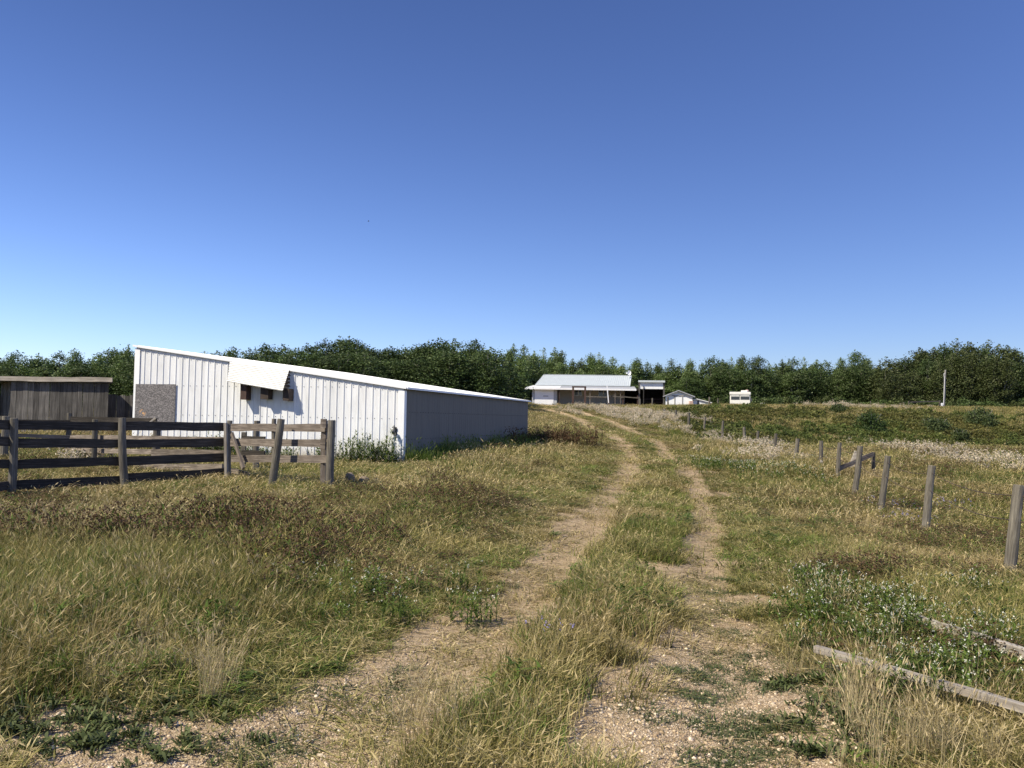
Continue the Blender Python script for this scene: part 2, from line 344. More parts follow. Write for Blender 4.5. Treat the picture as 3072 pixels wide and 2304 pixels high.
def mat_ground():
    m, nt, N, L = new_mat('meadow_soil_and_gravel')
    g = N('ShaderNodeNewGeometry'); a = N('ShaderNodeAttribute'); a.attribute_name = 'bare'; a2 = N('ShaderNodeAttribute'); a2.attribute_name = 'gravelly'
    def noise(s, d=6, r=.6):
        n = N('ShaderNodeTexNoise'); n.inputs['Scale'].default_value = s; n.inputs['Detail'].default_value = d; n.inputs['Roughness'].default_value = r
        L(g.outputs['Position'], n.inputs[0]); return n
    n1, n2, n3 = noise(1.2), noise(22, 8), noise(.09, 4)
    thatch = ramp(nt, [(.07,.055,.025), (.16,.125,.055), (.27,.20,.095)], [.3, .5, .75]); L(n2.outputs[0], thatch.inputs[0])
    soil = ramp(nt, [(.31,.215,.125), (.50,.37,.23), (.64,.50,.33)], [.3, .5, .7]); L(n2.outputs[0], soil.inputs[0])
    # gravel: two sizes of stones
    v = N('ShaderNodeTexVoronoi'); v.inputs['Scale'].default_value = 85; L(g.outputs['Position'], v.inputs[0])
    vh = N('ShaderNodeTexVoronoi'); vh.feature = 'DISTANCE_TO_EDGE'; vh.inputs['Scale'].default_value = 85; L(g.outputs['Position'], vh.inputs[0])
    gr = ramp(nt, [(.26,.175,.10), (.49,.365,.225), (.62,.48,.32), (.72,.61,.46)], [0, .4, .75, 1]); L(v.outputs['Color'], gr.inputs[0])
    ed = N('ShaderNodeMapRange'); ed.inputs['From Max'].default_value = .12; ed.inputs['To Min'].default_value = .0; L(vh.outputs[0], ed.inputs[0])
    gm = N('ShaderNodeMix'); gm.data_type = 'RGBA'; gm.inputs[6].default_value = (.31,.23,.145,1); L(ed.outputs[0], gm.inputs[0]); L(gr.outputs[0], gm.inputs[7])
    # soil <-> gravel
    sg = N('ShaderNodeMix'); sg.data_type = 'RGBA'
    md = N('ShaderNodeMath'); md.operation = 'MULTIPLY_ADD'; md.inputs[1].default_value = 1.6; L(a2.outputs['Fac'], md.inputs[0])
    ms = N('ShaderNodeMath'); ms.operation = 'SUBTRACT'; ms.inputs[1].default_value = .95; L(n1.outputs[0], ms.inputs[0]); L(ms.outputs[0], md.inputs[2]); md.use_clamp = True
    L(md.outputs[0], sg.inputs[0]); L(soil.outputs[0], sg.inputs[6]); L(gm.outputs[2], sg.inputs[7])
    # thatch <-> bare
    bm = N('ShaderNodeMath'); bm.operation = 'MULTIPLY_ADD'; bm.inputs[1].default_value = 2.2; bm.use_clamp = True
    bs = N('ShaderNodeMath'); bs.operation = 'MULTIPLY_ADD'; bs.inputs[1].default_value = 1.4; bs.inputs[2].default_value = -1.3; L(n2.outputs[0], bs.inputs[0])
    L(a.outputs['Fac'], bm.inputs[0]); L(bs.outputs[0], bm.inputs[2])
    fin = N('ShaderNodeMix'); fin.data_type = 'RGBA'; L(bm.outputs[0], fin.inputs[0]); L(thatch.outputs[0], fin.inputs[6]); L(sg.outputs[2], fin.inputs[7])
    b = N('ShaderNodeBsdfPrincipled'); b.inputs['Roughness'].default_value = .95; b.inputs['Specular IOR Level'].default_value = .1
    hm = N('ShaderNodeMath'); hm.operation = 'ADD'; L(ed.outputs[0], hm.inputs[0]); L(n2.outputs[0], hm.inputs[1])
    bu = N('ShaderNodeBump'); bu.inputs['Strength'].default_value = .8; bu.inputs['Distance'].default_value = .012; L(hm.outputs[0], bu.inputs['Height'])
    o = N('ShaderNodeOutputMaterial'); L(fin.outputs[2], b.inputs['Base Color']); L(bu.outputs[0], b.inputs['Normal']); L(b.outputs[0], o.inputs[0])
    return m
def spaced(a, b, n, c, k):                        # nonuniform spacing, dense around c
    t = np.linspace(-1, 1, n); s = np.sinh(t*k)/math.sinh(k)
    return np.where(s < 0, c + s*(c-a), c + s*(b-c))
GX = spaced(-900, 900, 560, .5, 6.2); GY = np.concatenate([np.linspace(-60, 1, 30), np.geomspace(1.05, 1500, 700)])
def bare_masks(x, y):
    rl, rr, dl, dr, ins = track(x, y)
    near = np.interp(y, [0, 4.0, 6.2], [1, .95, 0])
    corner = sstep(.2, .0, np.abs(0)) if False else 0
    lx = np.interp(y, LW[:, 1], LW[:, 0])
    fore = sstep(4.9, 3.9, y + (x+1.2)*.25)*sstep(.42, .60, fbm(x, y, .45, 3, 9.) + .18*(x > -2.6) + .05)*(x < lx + .1)
    grav = np.maximum(rl*np.interp(y, [0, 5, 7.5], [1, .9, .12]), rr*np.interp(y, [0, 7, 9.5, 100], [1, 1, .35, .1]))
    rside = sstep(.40, .60, fbm(x, y, .5, 3, 3.))*sstep(1.3, .5, dr)*(x > 0)*sstep(7.5, 6.0, y)
    patches = .75*sstep(.66, .76, fbm(x, y, .8, 3, 2.))*sstep(1.6, .6, np.minimum(dl, dr))
    strip = sstep(4.0, 3.2, y)*ins*.55
    bare = np.clip(np.maximum.reduce([rl*np.interp(y, [0, 5, 7], [.95, .92, .82]), rr, fore, rside, patches, strip]), 0, 1)
    grv = np.clip(np.maximum.reduce([grav, fore*.9, rside*.8, strip*.9]), 0, 1)
    return bare, grv
def build_ground():
    X, Y = np.meshgrid(GX, GY); h = terrain_h(X, Y); x = X.ravel(); y = Y.ravel()
    V = np.stack([x, y, h.ravel()], 1); nx, ny = len(GX), len(GY)
    i = np.arange((ny-1)*(nx-1)); r_, c_ = i//(nx-1), i % (nx-1); a = r_*nx + c_
    Fq = np.stack([a, a+1, a+nx+1, a+nx], 1)
    bare, grv = bare_masks(x, y)
    far = (y > 130) | (np.abs(x) > 60); bare[far] = 0; grv[far] = 0
    # yard in front of the house is bare tan earth
    yard = sstep(9, 3, np.hypot((x-7)/1.6, y-108))*.7; bare = np.maximum(bare, yard)
    me = fast_mesh('ground', V, Fq, mat_ground(), {'bare': (bare, 'POINT', 'FLOAT'), 'gravelly': (grv, 'POINT', 'FLOAT')})
    me.polygons.foreach_set('use_smooth', np.ones(len(Fq), bool))
    o = bpy.data.objects.new('ground', me); COL.objects.link(o)
    tag(o, 'grassy ground with two gravel wheel ruts rising towards the house', 'ground', kind='structure')
build_ground()
# ------------------------------------------------------------------ part builders
def part(mb, name, m, root, smooth=False, label=None):
    L0 = np.array(root.location) if root is not None else np.zeros(3)
    if root is not None and root.parent is not None: L0 = L0 + np.array(root.parent.location)
    mb.v = [tuple(np.array(v) - L0) for v in mb.v]
    o = mb.build(name, m, root, smooth)
    if label: o['label'] = label
    return o
def bevel(o, w=.01, seg=2):
    md = o.modifiers.new('bevel', 'BEVEL'); md.width = w; md.segments = seg; md.limit_method = 'ANGLE'; return o
def stick(name, a, b, w, h, m, root, rough=.006, up=(0, 0, 1)):
    """a sawn board from a to b (world) whose own X axis runs along it"""
    a = Vector(a); b = Vector(b); d = b - a; Lh = d.length; d.normalize()
    side = d.cross(Vector(up)).normalized(); u = side.cross(d).normalized()
    mb = MB(); n = max(2, int(Lh/.35)); ph = random.uniform(0, 9)
    rings = []
    for i in range(n+1):
        x = Lh*i/n; j = lambda k: random.uniform(-rough, rough) + .008*math.sin(ph + x*1.3)
        ww, hh = w/2 + random.uniform(-rough, rough)*.5, h/2 + random.uniform(-rough, rough)
        dy, dz = j(0), j(1)
        rings.append([(x, -ww+dy, -hh+dz), (x, ww+dy, -hh+dz), (x, ww+dy, hh+dz), (x, -ww+dy, hh+dz)])
    vs = [p for r in rings for p in r]; fs = []
    for i in range(n):
        for k in range(4): k2 = (k+1) % 4; fs.append((i*4+k, i*4+k2, (i+1)*4+k2, (i+1)*4+k))
    fs = [f[::-1] for f in fs]; fs.append((0, 1, 2, 3)); fs.append((n*4+3, n*4+2, n*4+1, n*4))
    mb.add(vs, fs); o = mb.build(name, m, root)
    L0 = Vector(root.location) if root is not None else Vector((0, 0, 0))
    mt = Matrix((d, side, u)).transposed().to_4x4(); mt.translation = a - L0
    o.matrix_local = mt; return o
def round_post(name, base, top, r, m, root, sides=14):
    base = Vector(base); top = Vector(top); d = top - base; Lh = d.length
    mb = MB(); n = 7; pts = []; rad = []
    a1, a2 = random.uniform(0, 6), random.uniform(0, 6)
    for i in range(n+1):
        t = i/n; pts.append((.012*math.sin(a1+t*5)*(1 if 0 < i < n else .3), .012*math.cos(a2+t*4), Lh*t)); rad.append(r*(1.06 - .12*t))
    pts.append((pts[-1][0], pts[-1][1], Lh + .006)); rad.append(rad[-1]*.88)
    mb.tube(pts, rad, sides, wob=.035); o = mb.build(name, m, root)
    L0 = Vector(root.location) if root is not None else Vector((0, 0, 0))
    q = d.to_track_quat('Z', 'Y'); o.matrix_local = Matrix.Translation(base - L0) @ q.to_matrix().to_4x4(); return o
def gp(x, y, dz=0): return np.array([x, y, gz(x, y) + dz])

# ------------------------------------------------------------------ corrugated steel shed
O2 = np.array([-11.86, 26.3]); R2 = np.array([-3.1, 24.0]); LEN = np.linalg.norm(R2-O2); ex = (R2-O2)/LEN; ey = np.array([-ex[1], ex[0]])
if ey[1] < 0: ey = -ey
def wall_hit(px, py, off=0.0):                    # -> (s along the front wall, z) on the plane `off` metres proud of it
    d = ray(px, py); n = -ey; p0 = np.array([O2[0], O2[1]]) + n*off
    t = ((p0 - EYE[:2]) @ n)/(d[:2] @ n); p = EYE + d*t
    return float((p[:2]-O2) @ ex), float(p[2])
shed = empty('metal_shed', (O2[0], O2[1], .3), math.atan2(ex[1], ex[0]))
tag(shed, 'long white corrugated steel shed with slanting roof, open flap and grey board panel', 'shed')
def spart(mb, name, m, root=shed, label=None, smooth=False):
    mb.v = [(v[0], v[1], v[2]-.3) for v in mb.v]      # local x along wall, y away from the viewer, z world
    o = mb.build(name, m, root, smooth)
    if label: o['label'] = label
    return o
zl = wall_hit(*cs(78, 52))[1]; zr = wall_hit(*cs(2158, 372))[1]
def ztop(s): return zl + (zr-zl)*s/LEN
DEP = 15.2
zb = -.25
def corrugated(mb, L, ztop_fn, zb_, pitch=.2286, rib=.021, minor=.003, put=None, phase=0.0):
    xs = [(0, 0)]
    k = 0; x = phase
    while x < L:
        for dx, dy in ((0, 0), (.003, rib), (.020, rib), (.023, 0)): xs.append((x+dx, dy))
        g0 = x + .023; w = (pitch - .023)/5
        for j in range(5):
            xs += [(g0 + j*w + w*.25, 0), (g0 + j*w + w*.42, minor), (g0 + j*w + w*.62, minor), (g0 + j*w + w*.8, 0)]
        x += pitch
    xs = sorted([p for p in xs if p[0] <= L]) + [(L, 0)]
    vs = []; fs = []
    for i, (x, dy) in enumerate(xs): vs += [put(x, dy, zb_), put(x, dy, ztop_fn(x))]
    for i in range(len(xs)-1): fs.append((2*i, 2*i+2, 2*i+3, 2*i+1))
    mb.add(vs, fs)
mb = MB(); corrugated(mb, LEN, ztop, zb, put=lambda x, dy, z: (x, -dy, z), phase=.08); nfw = len(mb.f)
for zz in (.75, 1.55, 2.45, None):
    s = .1
    while s < LEN-.2:
        z0 = zz if zz else ztop(s)-.15
        if z0 <= ztop(s) - .149: mb.box(s+.055, s+.073, -.012, -.002, z0-.009, z0+.009)
        s += .2286
fw = spart(mb, 'front_wall', M['white_metal']); fw.data.materials.append(M['dark_metal'])
for p_ in fw.data.polygons[nfw:]: p_.material_index = 1
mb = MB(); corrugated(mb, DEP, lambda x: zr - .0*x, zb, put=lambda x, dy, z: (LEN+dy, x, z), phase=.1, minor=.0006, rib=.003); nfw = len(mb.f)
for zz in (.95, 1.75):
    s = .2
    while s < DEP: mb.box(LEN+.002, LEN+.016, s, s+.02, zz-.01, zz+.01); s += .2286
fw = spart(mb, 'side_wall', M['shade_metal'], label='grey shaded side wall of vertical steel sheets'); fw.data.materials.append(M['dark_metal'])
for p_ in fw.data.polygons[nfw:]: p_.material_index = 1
mb = MB(); mb.box(0, .02, 0, DEP, zb, zl-.02); spart(mb, 'end_wall', M['white_metal'])
mb = MB(); mb.hexa([(.03, DEP-.03, zb), (LEN, DEP-.03, zb), (LEN, DEP, zb), (.03, DEP, zb)], [(.03, DEP-.03, zl-.05), (LEN, DEP-.03, zr-.05), (LEN, DEP, zr-.05), (.03, DEP, zl-.05)]); spart(mb, 'back_wall', M['white_metal'])
# roof sheet with ribs down the slope
mb = MB()
ov = .06
sl = (zr-zl)/LEN
mb.hexa([(-ov, -ov, ztop(-ov)+.0), (LEN+.12, -ov, ztop(LEN+.12)+.0), (LEN+.12, DEP+ov, ztop(LEN+.12)+.0), (-ov, DEP+ov, ztop(-ov)+.0)],
        [(-ov, -ov, ztop(-ov)+.03), (LEN+.12, -ov, ztop(LEN+.12)+.03), (LEN+.12, DEP+ov, ztop(LEN+.12)+.03), (-ov, DEP+ov, ztop(-ov)+.03)])
y = .12
while y < DEP:
    mb.hexa([(-ov-.002, y, ztop(-ov)+.028), (LEN+.124, y, ztop(LEN+.12)+.028), (LEN+.124, y+.05, ztop(LEN+.12)+.028), (-ov-.002, y+.05, ztop(-ov)+.028)],
            [(-ov-.002, y+.012, ztop(-ov)+.052), (LEN+.124, y+.012, ztop(LEN+.12)+.052), (LEN+.124, y+.038, ztop(LEN+.12)+.052), (-ov-.002, y+.038, ztop(-ov)+.052)])
    y += .2286
spart(mb, 'roof', M['white_metal'])
mb = MB()                                         # white verge trim along the sloping front edge
mb.hexa([(-.08, -.085, ztop(-.08)-.012), (LEN+.1, -.085, ztop(LEN+.1)-.012), (LEN+.1, -.062, ztop(LEN+.1)-.012), (-.08, -.062, ztop(-.08)-.012)],
        [(-.08, -.085, ztop(-.08)+.05), (LEN+.1, -.085, ztop(LEN+.1)+.05), (LEN+.1, -.062, ztop(LEN+.1)+.05), (-.08, -.062, ztop(-.08)+.05)])
mb.hexa([(-.08, -.062, ztop(-.08)-.015), (LEN+.1, -.062, ztop(LEN+.1)-.015), (LEN+.1, -.027, ztop(LEN+.1)-.015), (-.08, -.027, ztop(-.08)-.015)],
        [(-.08, -.062, ztop(-.08)-.008), (LEN+.1, -.062, ztop(LEN+.1)-.008), (LEN+.1, -.027, ztop(LEN+.1)-.008), (-.08, -.027, ztop(-.08)-.008)])
spart(mb, 'roof_trim', M['white_trim'])
mb = MB(); mb.box(LEN+.125, LEN+.14, -.06, DEP+.06, ztop(LEN+.12)-.012, ztop(LEN+.12)+.045); spart(mb, 'eave_trim', M['white_trim'])
mb = MB(); mb.box(-.03, .16, -.032, -.027, zb, zl-.06); mb.box(-.033, -.03, -.03, .15, zb, zl-.05); spart(mb, 'corner_trim', M['white_trim'])
mb = MB(); mb.box(LEN-.16, LEN+.03, -.034, -.028, zb, zr-.07); mb.box(LEN+.03, LEN+.034, -.034, .14, zb, zr-.07); spart(mb, 'corner_trim', M['white_trim'])
# strand-board panel leaning on the front wall
a = wall_hit(*cs(70, 338), .05); b = wall_hit(*cs(378, 343), .05)
osb_o = MB(); osb_o.box(0, b[0]-a[0], -.02, 0, 0, 1.32)
p = osb_o.build('board_panel', M['osb'], shed); p.location = (a[0], -.03, (a[1]+b[1])/2 - 1.32 - .3)
p['label'] = 'weathered grey strand board panel over the lower left of the wall'
# flap (awning) hinged below the roof edge, propped out on brown wooden brackets
OUT = .46
tl = wall_hit(*cs(800, 170), .07); tr = wall_hit(*cs(1258, 230), .07); br = wall_hit(*cs(1203, 393), OUT); bl = wall_hit(*cs(776, 320), OUT)
TL, TR, BR, BL = (np.array([tl[0], -.095, tl[1]]), np.array([tr[0], -.095, tr[1]]), np.array([br[0], -OUT, br[1]]), np.array([bl[0], -OUT, bl[1]]))
mb = MB(); nn = 12; vs = []; fs = []
nrm = np.cross(TR-TL, BL-TL); nrm /= np.linalg.norm(nrm)
if nrm[1] > 0: nrm = -nrm
for i in range(nn):
    for t0, h in ((0, 0), (.5, 0), (.60, .017), (.84, .017), (.95, 0)):
        t = (i+t0)/nn
        vs += [TL*(1-t)+BL*t + nrm*h, TR*(1-t)+BR*t + nrm*h]
vs += [BL, BR]
for i in range(len(vs)//2-1): fs.append((2*i, 2*i+1, 2*i+3, 2*i+2))
mb.add(vs, fs)
back = [v - nrm*.004 for v in (TL, TR, BR, BL)]
mb.add(back, [(0, 3, 2, 1)])
flap = spart(mb, 'flap', M['flap_metal'], label='horizontally ribbed white steel flap propped out from the wall')
def wbox(c0, c1_, off, depth, m, name='bracket', root=shed):
    q0 = wall_hit(*cs(*c0), off); q1 = wall_hit(*cs(*c1_), off)
    mb = MB(); mb.box(min(q0[0], q1[0]), max(q0[0], q1[0]), -off, -off+depth, min(q0[1], q1[1]), max(q0[1], q1[1])); return spart(mb, name, m, root)
wbox((880, 330), (920, 460), .30, .26, M['brown_wood']); wbox((1034, 350), (1090, 457), .30, .26, M['dark_wood']); wbox((1206, 375), (1250, 468), .30, .26, M['dark_wood'])
mb = MB()                                         # slatted right end under the flap
for i in range(6):
    t0, t1 = i/6, (i+.78)/6
    A0, A1 = TR*(1-t0)+BR*t0, TR*(1-t1)+BR*t1
    mb.hexa([(TR[0]-.05, A1[1]+.02, A1[2]), (TR[0]-.01, A1[1]+.02, A1[2]), (TR[0]-.01, -.03, A1[2]), (TR[0]-.05, -.03, A1[2])],
            [(TR[0]-.05, A0[1]+.02, A0[2]-.02), (TR[0]-.01, A0[1]+.02, A0[2]-.02), (TR[0]-.01, -.03, A0[2]-.02), (TR[0]-.05, -.03, A0[2]-.02)])
spart(mb, 'slatted_end', M['dark_wood'])
# tap fixture near the corner
q = wall_hit(*cs(2066, 705), .08); x0, z0 = q
mb = MB(); mb.box(x0-.05, x0+.05, -.05, -.026, z0-.12, z0+.12); mb.tube([(x0, -.05, z0+.02), (x0, -.14, z0+.03), (x0+.01, -.19, z0-.05)], [.03, .045, .055], 10)
mb.tube([(x0-.05, -.12, z0+.1), (x0, -.10, z0+.17), (x0+.03, -.08, z0+.07)], [.015, .02, .015], 6); spart(mb, 'wall_tap', M['dark_metal'])

# ------------------------------------------------------------------ plank shed and plank fence
def mat_planks():
    m = mat_wood('vertical_planks', (.08,.075,.07), (.17,.16,.15), (26, 26, 1.3)); nt = m.node_tree; N, L = nt.nodes.new, nt.links.new
    g = N('ShaderNodeNewGeometry'); mr = N('ShaderNodeMapRange'); mr.inputs['To Min'].default_value = .55; mr.inputs['To Max'].default_value = 1.35
    L(g.outputs['Random Per Island'], mr.inputs[0])
    b = next(n for n in nt.nodes if n.type == 'BSDF_PRINCIPLED'); src = b.inputs['Base Color'].links[0].from_socket
    mx = N('ShaderNodeMix'); mx.data_type = 'RGBA'; mx.blend_type = 'MULTIPLY'; mx.inputs[0].default_value = 1
    L(src, mx.inputs[6]); L(mr.outputs[0], mx.inputs[7]); L(mx.outputs[2], b.inputs['Base Color']); return m
M['planks'] = mat_planks()
def plank_wall(mb, x0, y0, x1, y1, zb_, zt, w=.19, th=.025, ragged=.03):
    a = np.array([x0, y0]); b = np.array([x1, y1]); Lh = np.linalg.norm(b-a); u = (b-a)/Lh; nrm = np.array([u[1], -u[0]]); s = 0
    while s < Lh - .02:
        ww = min(w*random.uniform(.75, 1.15), Lh-s); g = random.uniform(.006, .02)
        o = nrm*random.uniform(0, .012); p0 = a + u*s + o; p1 = a + u*(s+ww-g) + o; zt_ = zt + random.uniform(-ragged, ragged)*.7
        tl_ = random.uniform(-.008, .008)
        mb.hexa([(*p0, zb_), (*p1, zb_), (*(p1-nrm*th), zb_), (*(p0-nrm*th), zb_)], [(*(p0+u*tl_), zt_), (*(p1+u*tl_), zt_), (*(p1-nrm*th+u*tl_), zt_), (*(p0-nrm*th+u*tl_), zt_)])
        s += ww
YP = 30.0
pL = at(*c1(95, 405), YP); pR = at(*c1(905, 408), YP); zt = (pL[2]+pR[2])/2
ps = empty('plank_shed', (pL[0], YP, gz(pL[0], YP)))
tag(ps, 'small weathered grey shed of vertical planks with a pale board along its flat roof', 'shed')
mb = MB(); plank_wall(mb, pL[0], YP, pR[0], YP, -.2, zt, .2, ragged=.0); kx = (YP+2.6)/YP*1.02; plank_wall(mb, pR[0]-.03, YP+.03, pR[0]*kx, YP+2.6, -.2, zt, .2, ragged=0); plank_wall(mb, pL[0]*kx, YP+2.6, pL[0], YP+.03, -.2, zt, .2, ragged=0)
part(mb, 'plank_wall', M['planks'], ps)
fl = at(*c1(-260, 389), YP-.15); fr = at(*c1(935, 391), YP-.15)
mb = MB(); mb.hexa([(fl[0], YP-.13, zt+.01), (fr[0], YP-.13, zt+.01), (fr[0]*kx, YP+2.7, zt+.01), (fl[0]*kx, YP+2.7, zt+.01)], [(fl[0], YP-.13, zt+.05), (fr[0], YP-.13, zt+.05), (fr[0]*kx, YP+2.7, zt+.05), (fl[0]*kx, YP+2.7, zt+.05)]); part(mb, 'roof', M['plank'], ps)
stick('fascia_board', (fl[0], YP-.17, zt+.10), (fr[0], YP-.17, zt+.11), .035, .16, M['pale_plank'], ps)
YF = 32.5
for (xa, xb, lab) in ((-300, 100, 'grey vertical plank fence beyond the left side of the plank shed'), (900, 1135, 'grey vertical plank fence between the plank shed and the white steel shed')):
    a = at(*c1(xa, 512), YF); b = at(*c1(xb, 512), YF)
    pf = empty('plank_fence', (a[0], YF, gz(a[0], YF))); tag(pf, lab, 'fence', 'plank fences beside the old shed')
    mb = MB(); plank_wall(mb, a[0], YF, b[0], YF, -.2, (a[2]+b[2])/2, .17, ragged=.05); part(mb, 'plank_panel', M['planks'], pf)
    stick('rail', (a[0], YF+.06, 1.7), (b[0], YF+.06, 1.7), .05, .1, M['rail'], pf); stick('rail', (a[0], YF+.06, .9), (b[0], YF+.06, .9), .05, .1, M['rail'], pf)

# ------------------------------------------------------------------ rail fences of the corral
def vpost(root, cx, cy_top, cy_bot, Y, r=.075, conv=c1, square=False, m=None, dx_bot=None, extra=.35, name='post', w=.1, d=.1):
    t = at(*conv(cx, cy_top), Y); bx_ = cx if dx_bot is None else dx_bot
    b = at(*conv(bx_, cy_bot), Y); 
    dirv = (t-b); dirv /= np.linalg.norm(dirv); 
    if dx_bot is None: dirv = np.array([0, 0, 1.0]); b = np.array([t[0], Y, b[2]])
    b = b - dirv*extra
    zg = gz(b[0], Y) - .15
    if b[2] > zg: b = b - dirv*((b[2]-zg)/dirv[2])
    if square: 
        o = stick(name, b, t, w, d, m or M['post'], root, up=(0, -1, .001)); 
        return o
    return round_post(name, b, t, r, m or M['post'], root)
def rail(root, c0, Y0, c1p, Y1, h, conv=c1, off=0.0, m=None, th=.045, name='rail'):
    a = at(*conv(*c0), Y0+off); b = at(*conv(*c1p), Y1+off); return stick(name, a, b, th, h, m or M['rail'], root)
YA, YB, YC = 16.0, 17.1, 18.3
f1 = empty('rail_fence', gp(-9.5, 16.0)); tag(f1, 'dark shaded four-rail timber fence on round posts at the left edge of the meadow', 'fence', 'corral fences of weathered timber')
vpost(f1, 118, 705, 1385, YA, .076); vpost(f1, 1015, 703, 1240, YB, .078, dx_bot=1030); vpost(f1, 1905, 725, 1190, YC, .06)
w_ = vpost(f1, 1872, 742, 1190, YC-.12, square=True, m=M['pale_plank'], w=.05, d=.12, dx_bot=1880, name='facing_board')
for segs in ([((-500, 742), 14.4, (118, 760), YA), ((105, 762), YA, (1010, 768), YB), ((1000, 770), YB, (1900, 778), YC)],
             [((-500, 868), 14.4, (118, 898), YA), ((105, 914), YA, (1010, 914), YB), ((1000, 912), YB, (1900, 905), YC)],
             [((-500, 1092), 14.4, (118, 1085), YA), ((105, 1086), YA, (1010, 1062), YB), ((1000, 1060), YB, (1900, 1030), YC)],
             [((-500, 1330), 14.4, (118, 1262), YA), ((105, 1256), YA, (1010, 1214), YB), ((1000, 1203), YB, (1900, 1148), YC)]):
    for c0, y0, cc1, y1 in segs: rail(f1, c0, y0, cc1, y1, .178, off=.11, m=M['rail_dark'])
f2 = empty('rail_fence', gp(-9, 21.5)); tag(f2, 'sunlit grey timber fence running behind the dark four-rail fence', 'fence', 'corral fences of weathered timber')
vpost(f2, 790, 715, 1160, 21.4, .072); vpost(f2, 1305, 735, 965, 20.6, .085)
rail(f2, (590, 862), 22.4, (1285, 868), 20.4, .11, off=-.1); rail(f2, (1270, 874), 20.4, (1870, 880), 18.7, .12, off=-.1)
rail(f2, (640, 972), 22.3, (1280, 980), 20.4, .12, off=-.1); rail(f2, (1260, 990), 20.4, (1870, 1000), 18.7, .16, off=-.1)
rail(f2, (1050, 1115), 21.0, (1850, 1122), 18.7, .19, off=-.1)
bpost = vpost(f2, 615, 950, 1030, 22.3, square=True, m=M['rail'], dx_bot=680, name='brace', w=.05, d=.12, extra=.1)
f3 = empty('rail_fence', gp(-11, 24)); tag(f3, 'far dark timber fence with one high rail in front of the plank shed', 'fence', 'corral fences of weathered timber')
vpost(f3, 577, 663, 950, 24.2, .075); vpost(f3, 50, 688, 1080, 22.5, .10)
rail(f3, (590, 712), 24.0, (1300, 722), 23.2, .14, m=M['rail_dark']); rail(f3, (-200, 725), 23.4, (600, 735), 24.1, .10, m=M['rail_dark']); vpost(f3, 1290, 712, 900, 23.3, .05)
rail(f3, (-200, 838), 22.5, (590, 862), 24.0, .1)
rail(f3, (1238, 745), 22.9, (1295, 700), 22.9, .05, name='brace', m=M['pale_plank'])
f4 = empty('rail_fence', gp(-4.9, 17.3)); tag(f4, 'short three-rail fence with sunlit boards and one leaning post at its middle', 'fence', 'corral fences of weathered timber')
Ye, Yd = 16.45, 17.15
vpost(f4, 288, 598, 1010, Yd+.12, .05, c2); vpost(f4, 333, 600, 1110, 16.7, .078, c2, dx_bot=262); vpost(f4, 685, 608, 1075, Ye-.18, .078, c2, dx_bot=677); vpost(f4, 636, 608, 960, Ye+.16, conv=c2, square=True, m=M['rail'], w=.1, d=.12)
for ya, yb, yc in ((658, 660, 662), (763, 764, 766), (874, 876, 880)):
    rail(f4, (-12, ya), YC-.15, (300, yb), Yd, .155, c2, off=0); rail(f4, (292, yb+2), Yd-.02, (660, yc), Ye+.03, .15, c2, off=0)
rail(f4, (-8, 700), YC-.25, (72, 945), 17.6, .09, c2, off=-.1, name='brace'); rail(f4, (612, 632), Ye-.02, (650, 634), Ye-.04, .19, c2, name='block'); rail(f4, (610, 772), Ye-.02, (645, 774), Ye-.04, .22, c2, name='block')
f5 = empty('rail_fence', gp(-6.3, 21)); tag(f5, 'low dark post-and-rail piece seen through the sunlit three-rail fence', 'fence', 'corral fences of weathered timber')
vpost(f5, 165, 612, 925, 20.2, .075, c2); vpost(f5, 75, 690, 905, 20.4, conv=c2, square=True, w=.11, d=.1)
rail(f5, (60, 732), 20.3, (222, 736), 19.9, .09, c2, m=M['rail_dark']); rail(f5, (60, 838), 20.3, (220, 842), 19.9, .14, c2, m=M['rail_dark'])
rail(f5, (-10, 960), 18.8, (110, 985), 18.2, .10, c2, name='fallen_rail')

# ------------------------------------------------------------------ leaning posts of the pasture fence on the right
PO = [((2186,1040),(2120,1530),10.0,.066,'nearest and thickest grey fence post, cut by the right edge of the photo'),
 ((1587,905),(1525,1400),14.5,.066,'tall round fence post, second from the right edge, leaning right'),
 ((1280,838),(1230,1245),17.5,.065,'round fence post third from the right edge, beside pale purple flowers'),
 ((1093,770),(1055,1090),20.0,.068,'grey fence post just in front of the triangular brace'),
 ((957,748),(932,1010),24.0,.060,'slim fence post just left of the post in front of the brace'),
 ((828,735),(817,945),28.0,.068,'fence post with a pale broken slab at its foot'),
 ((665,720),(657,870),32.0,.075,'dark fence post, seventh from the right, with a white wire tie near its top'),
 ((518,685),(512,800),37.0,.072,'dark fence post, eighth from the right, among pale seed heads'),
 ((397,667),(393,735),43.0,.07,'short dark fence post, ninth from the right'),
 ((300,640),(300,705),49.0,.08,'short dark fence post, tenth from the right'),
 ((158,597),(155,655),56.0,.08,'stub of a fence post, eleventh from the right'),
 ((33,572),(31,615),63.0,.08,'far stub of a fence post below the low white shed')]
prev = []
for t, b, Y, r, lab in PO:
    T = at(*c4(*t), Y); B = at(*c4(*b), Y); d = (T-B)/np.linalg.norm(T-B)
    g_ = gz(B[0], Y); B = B - d*max(0, (B[2]-g_+.1)/d[2]); B = B - d*.2
    o = round_post('fence_post', B, T, r, M['post'], None); tag(o, lab, 'fence post', 'posts of the pasture wire fence'); prev.append((T, d))
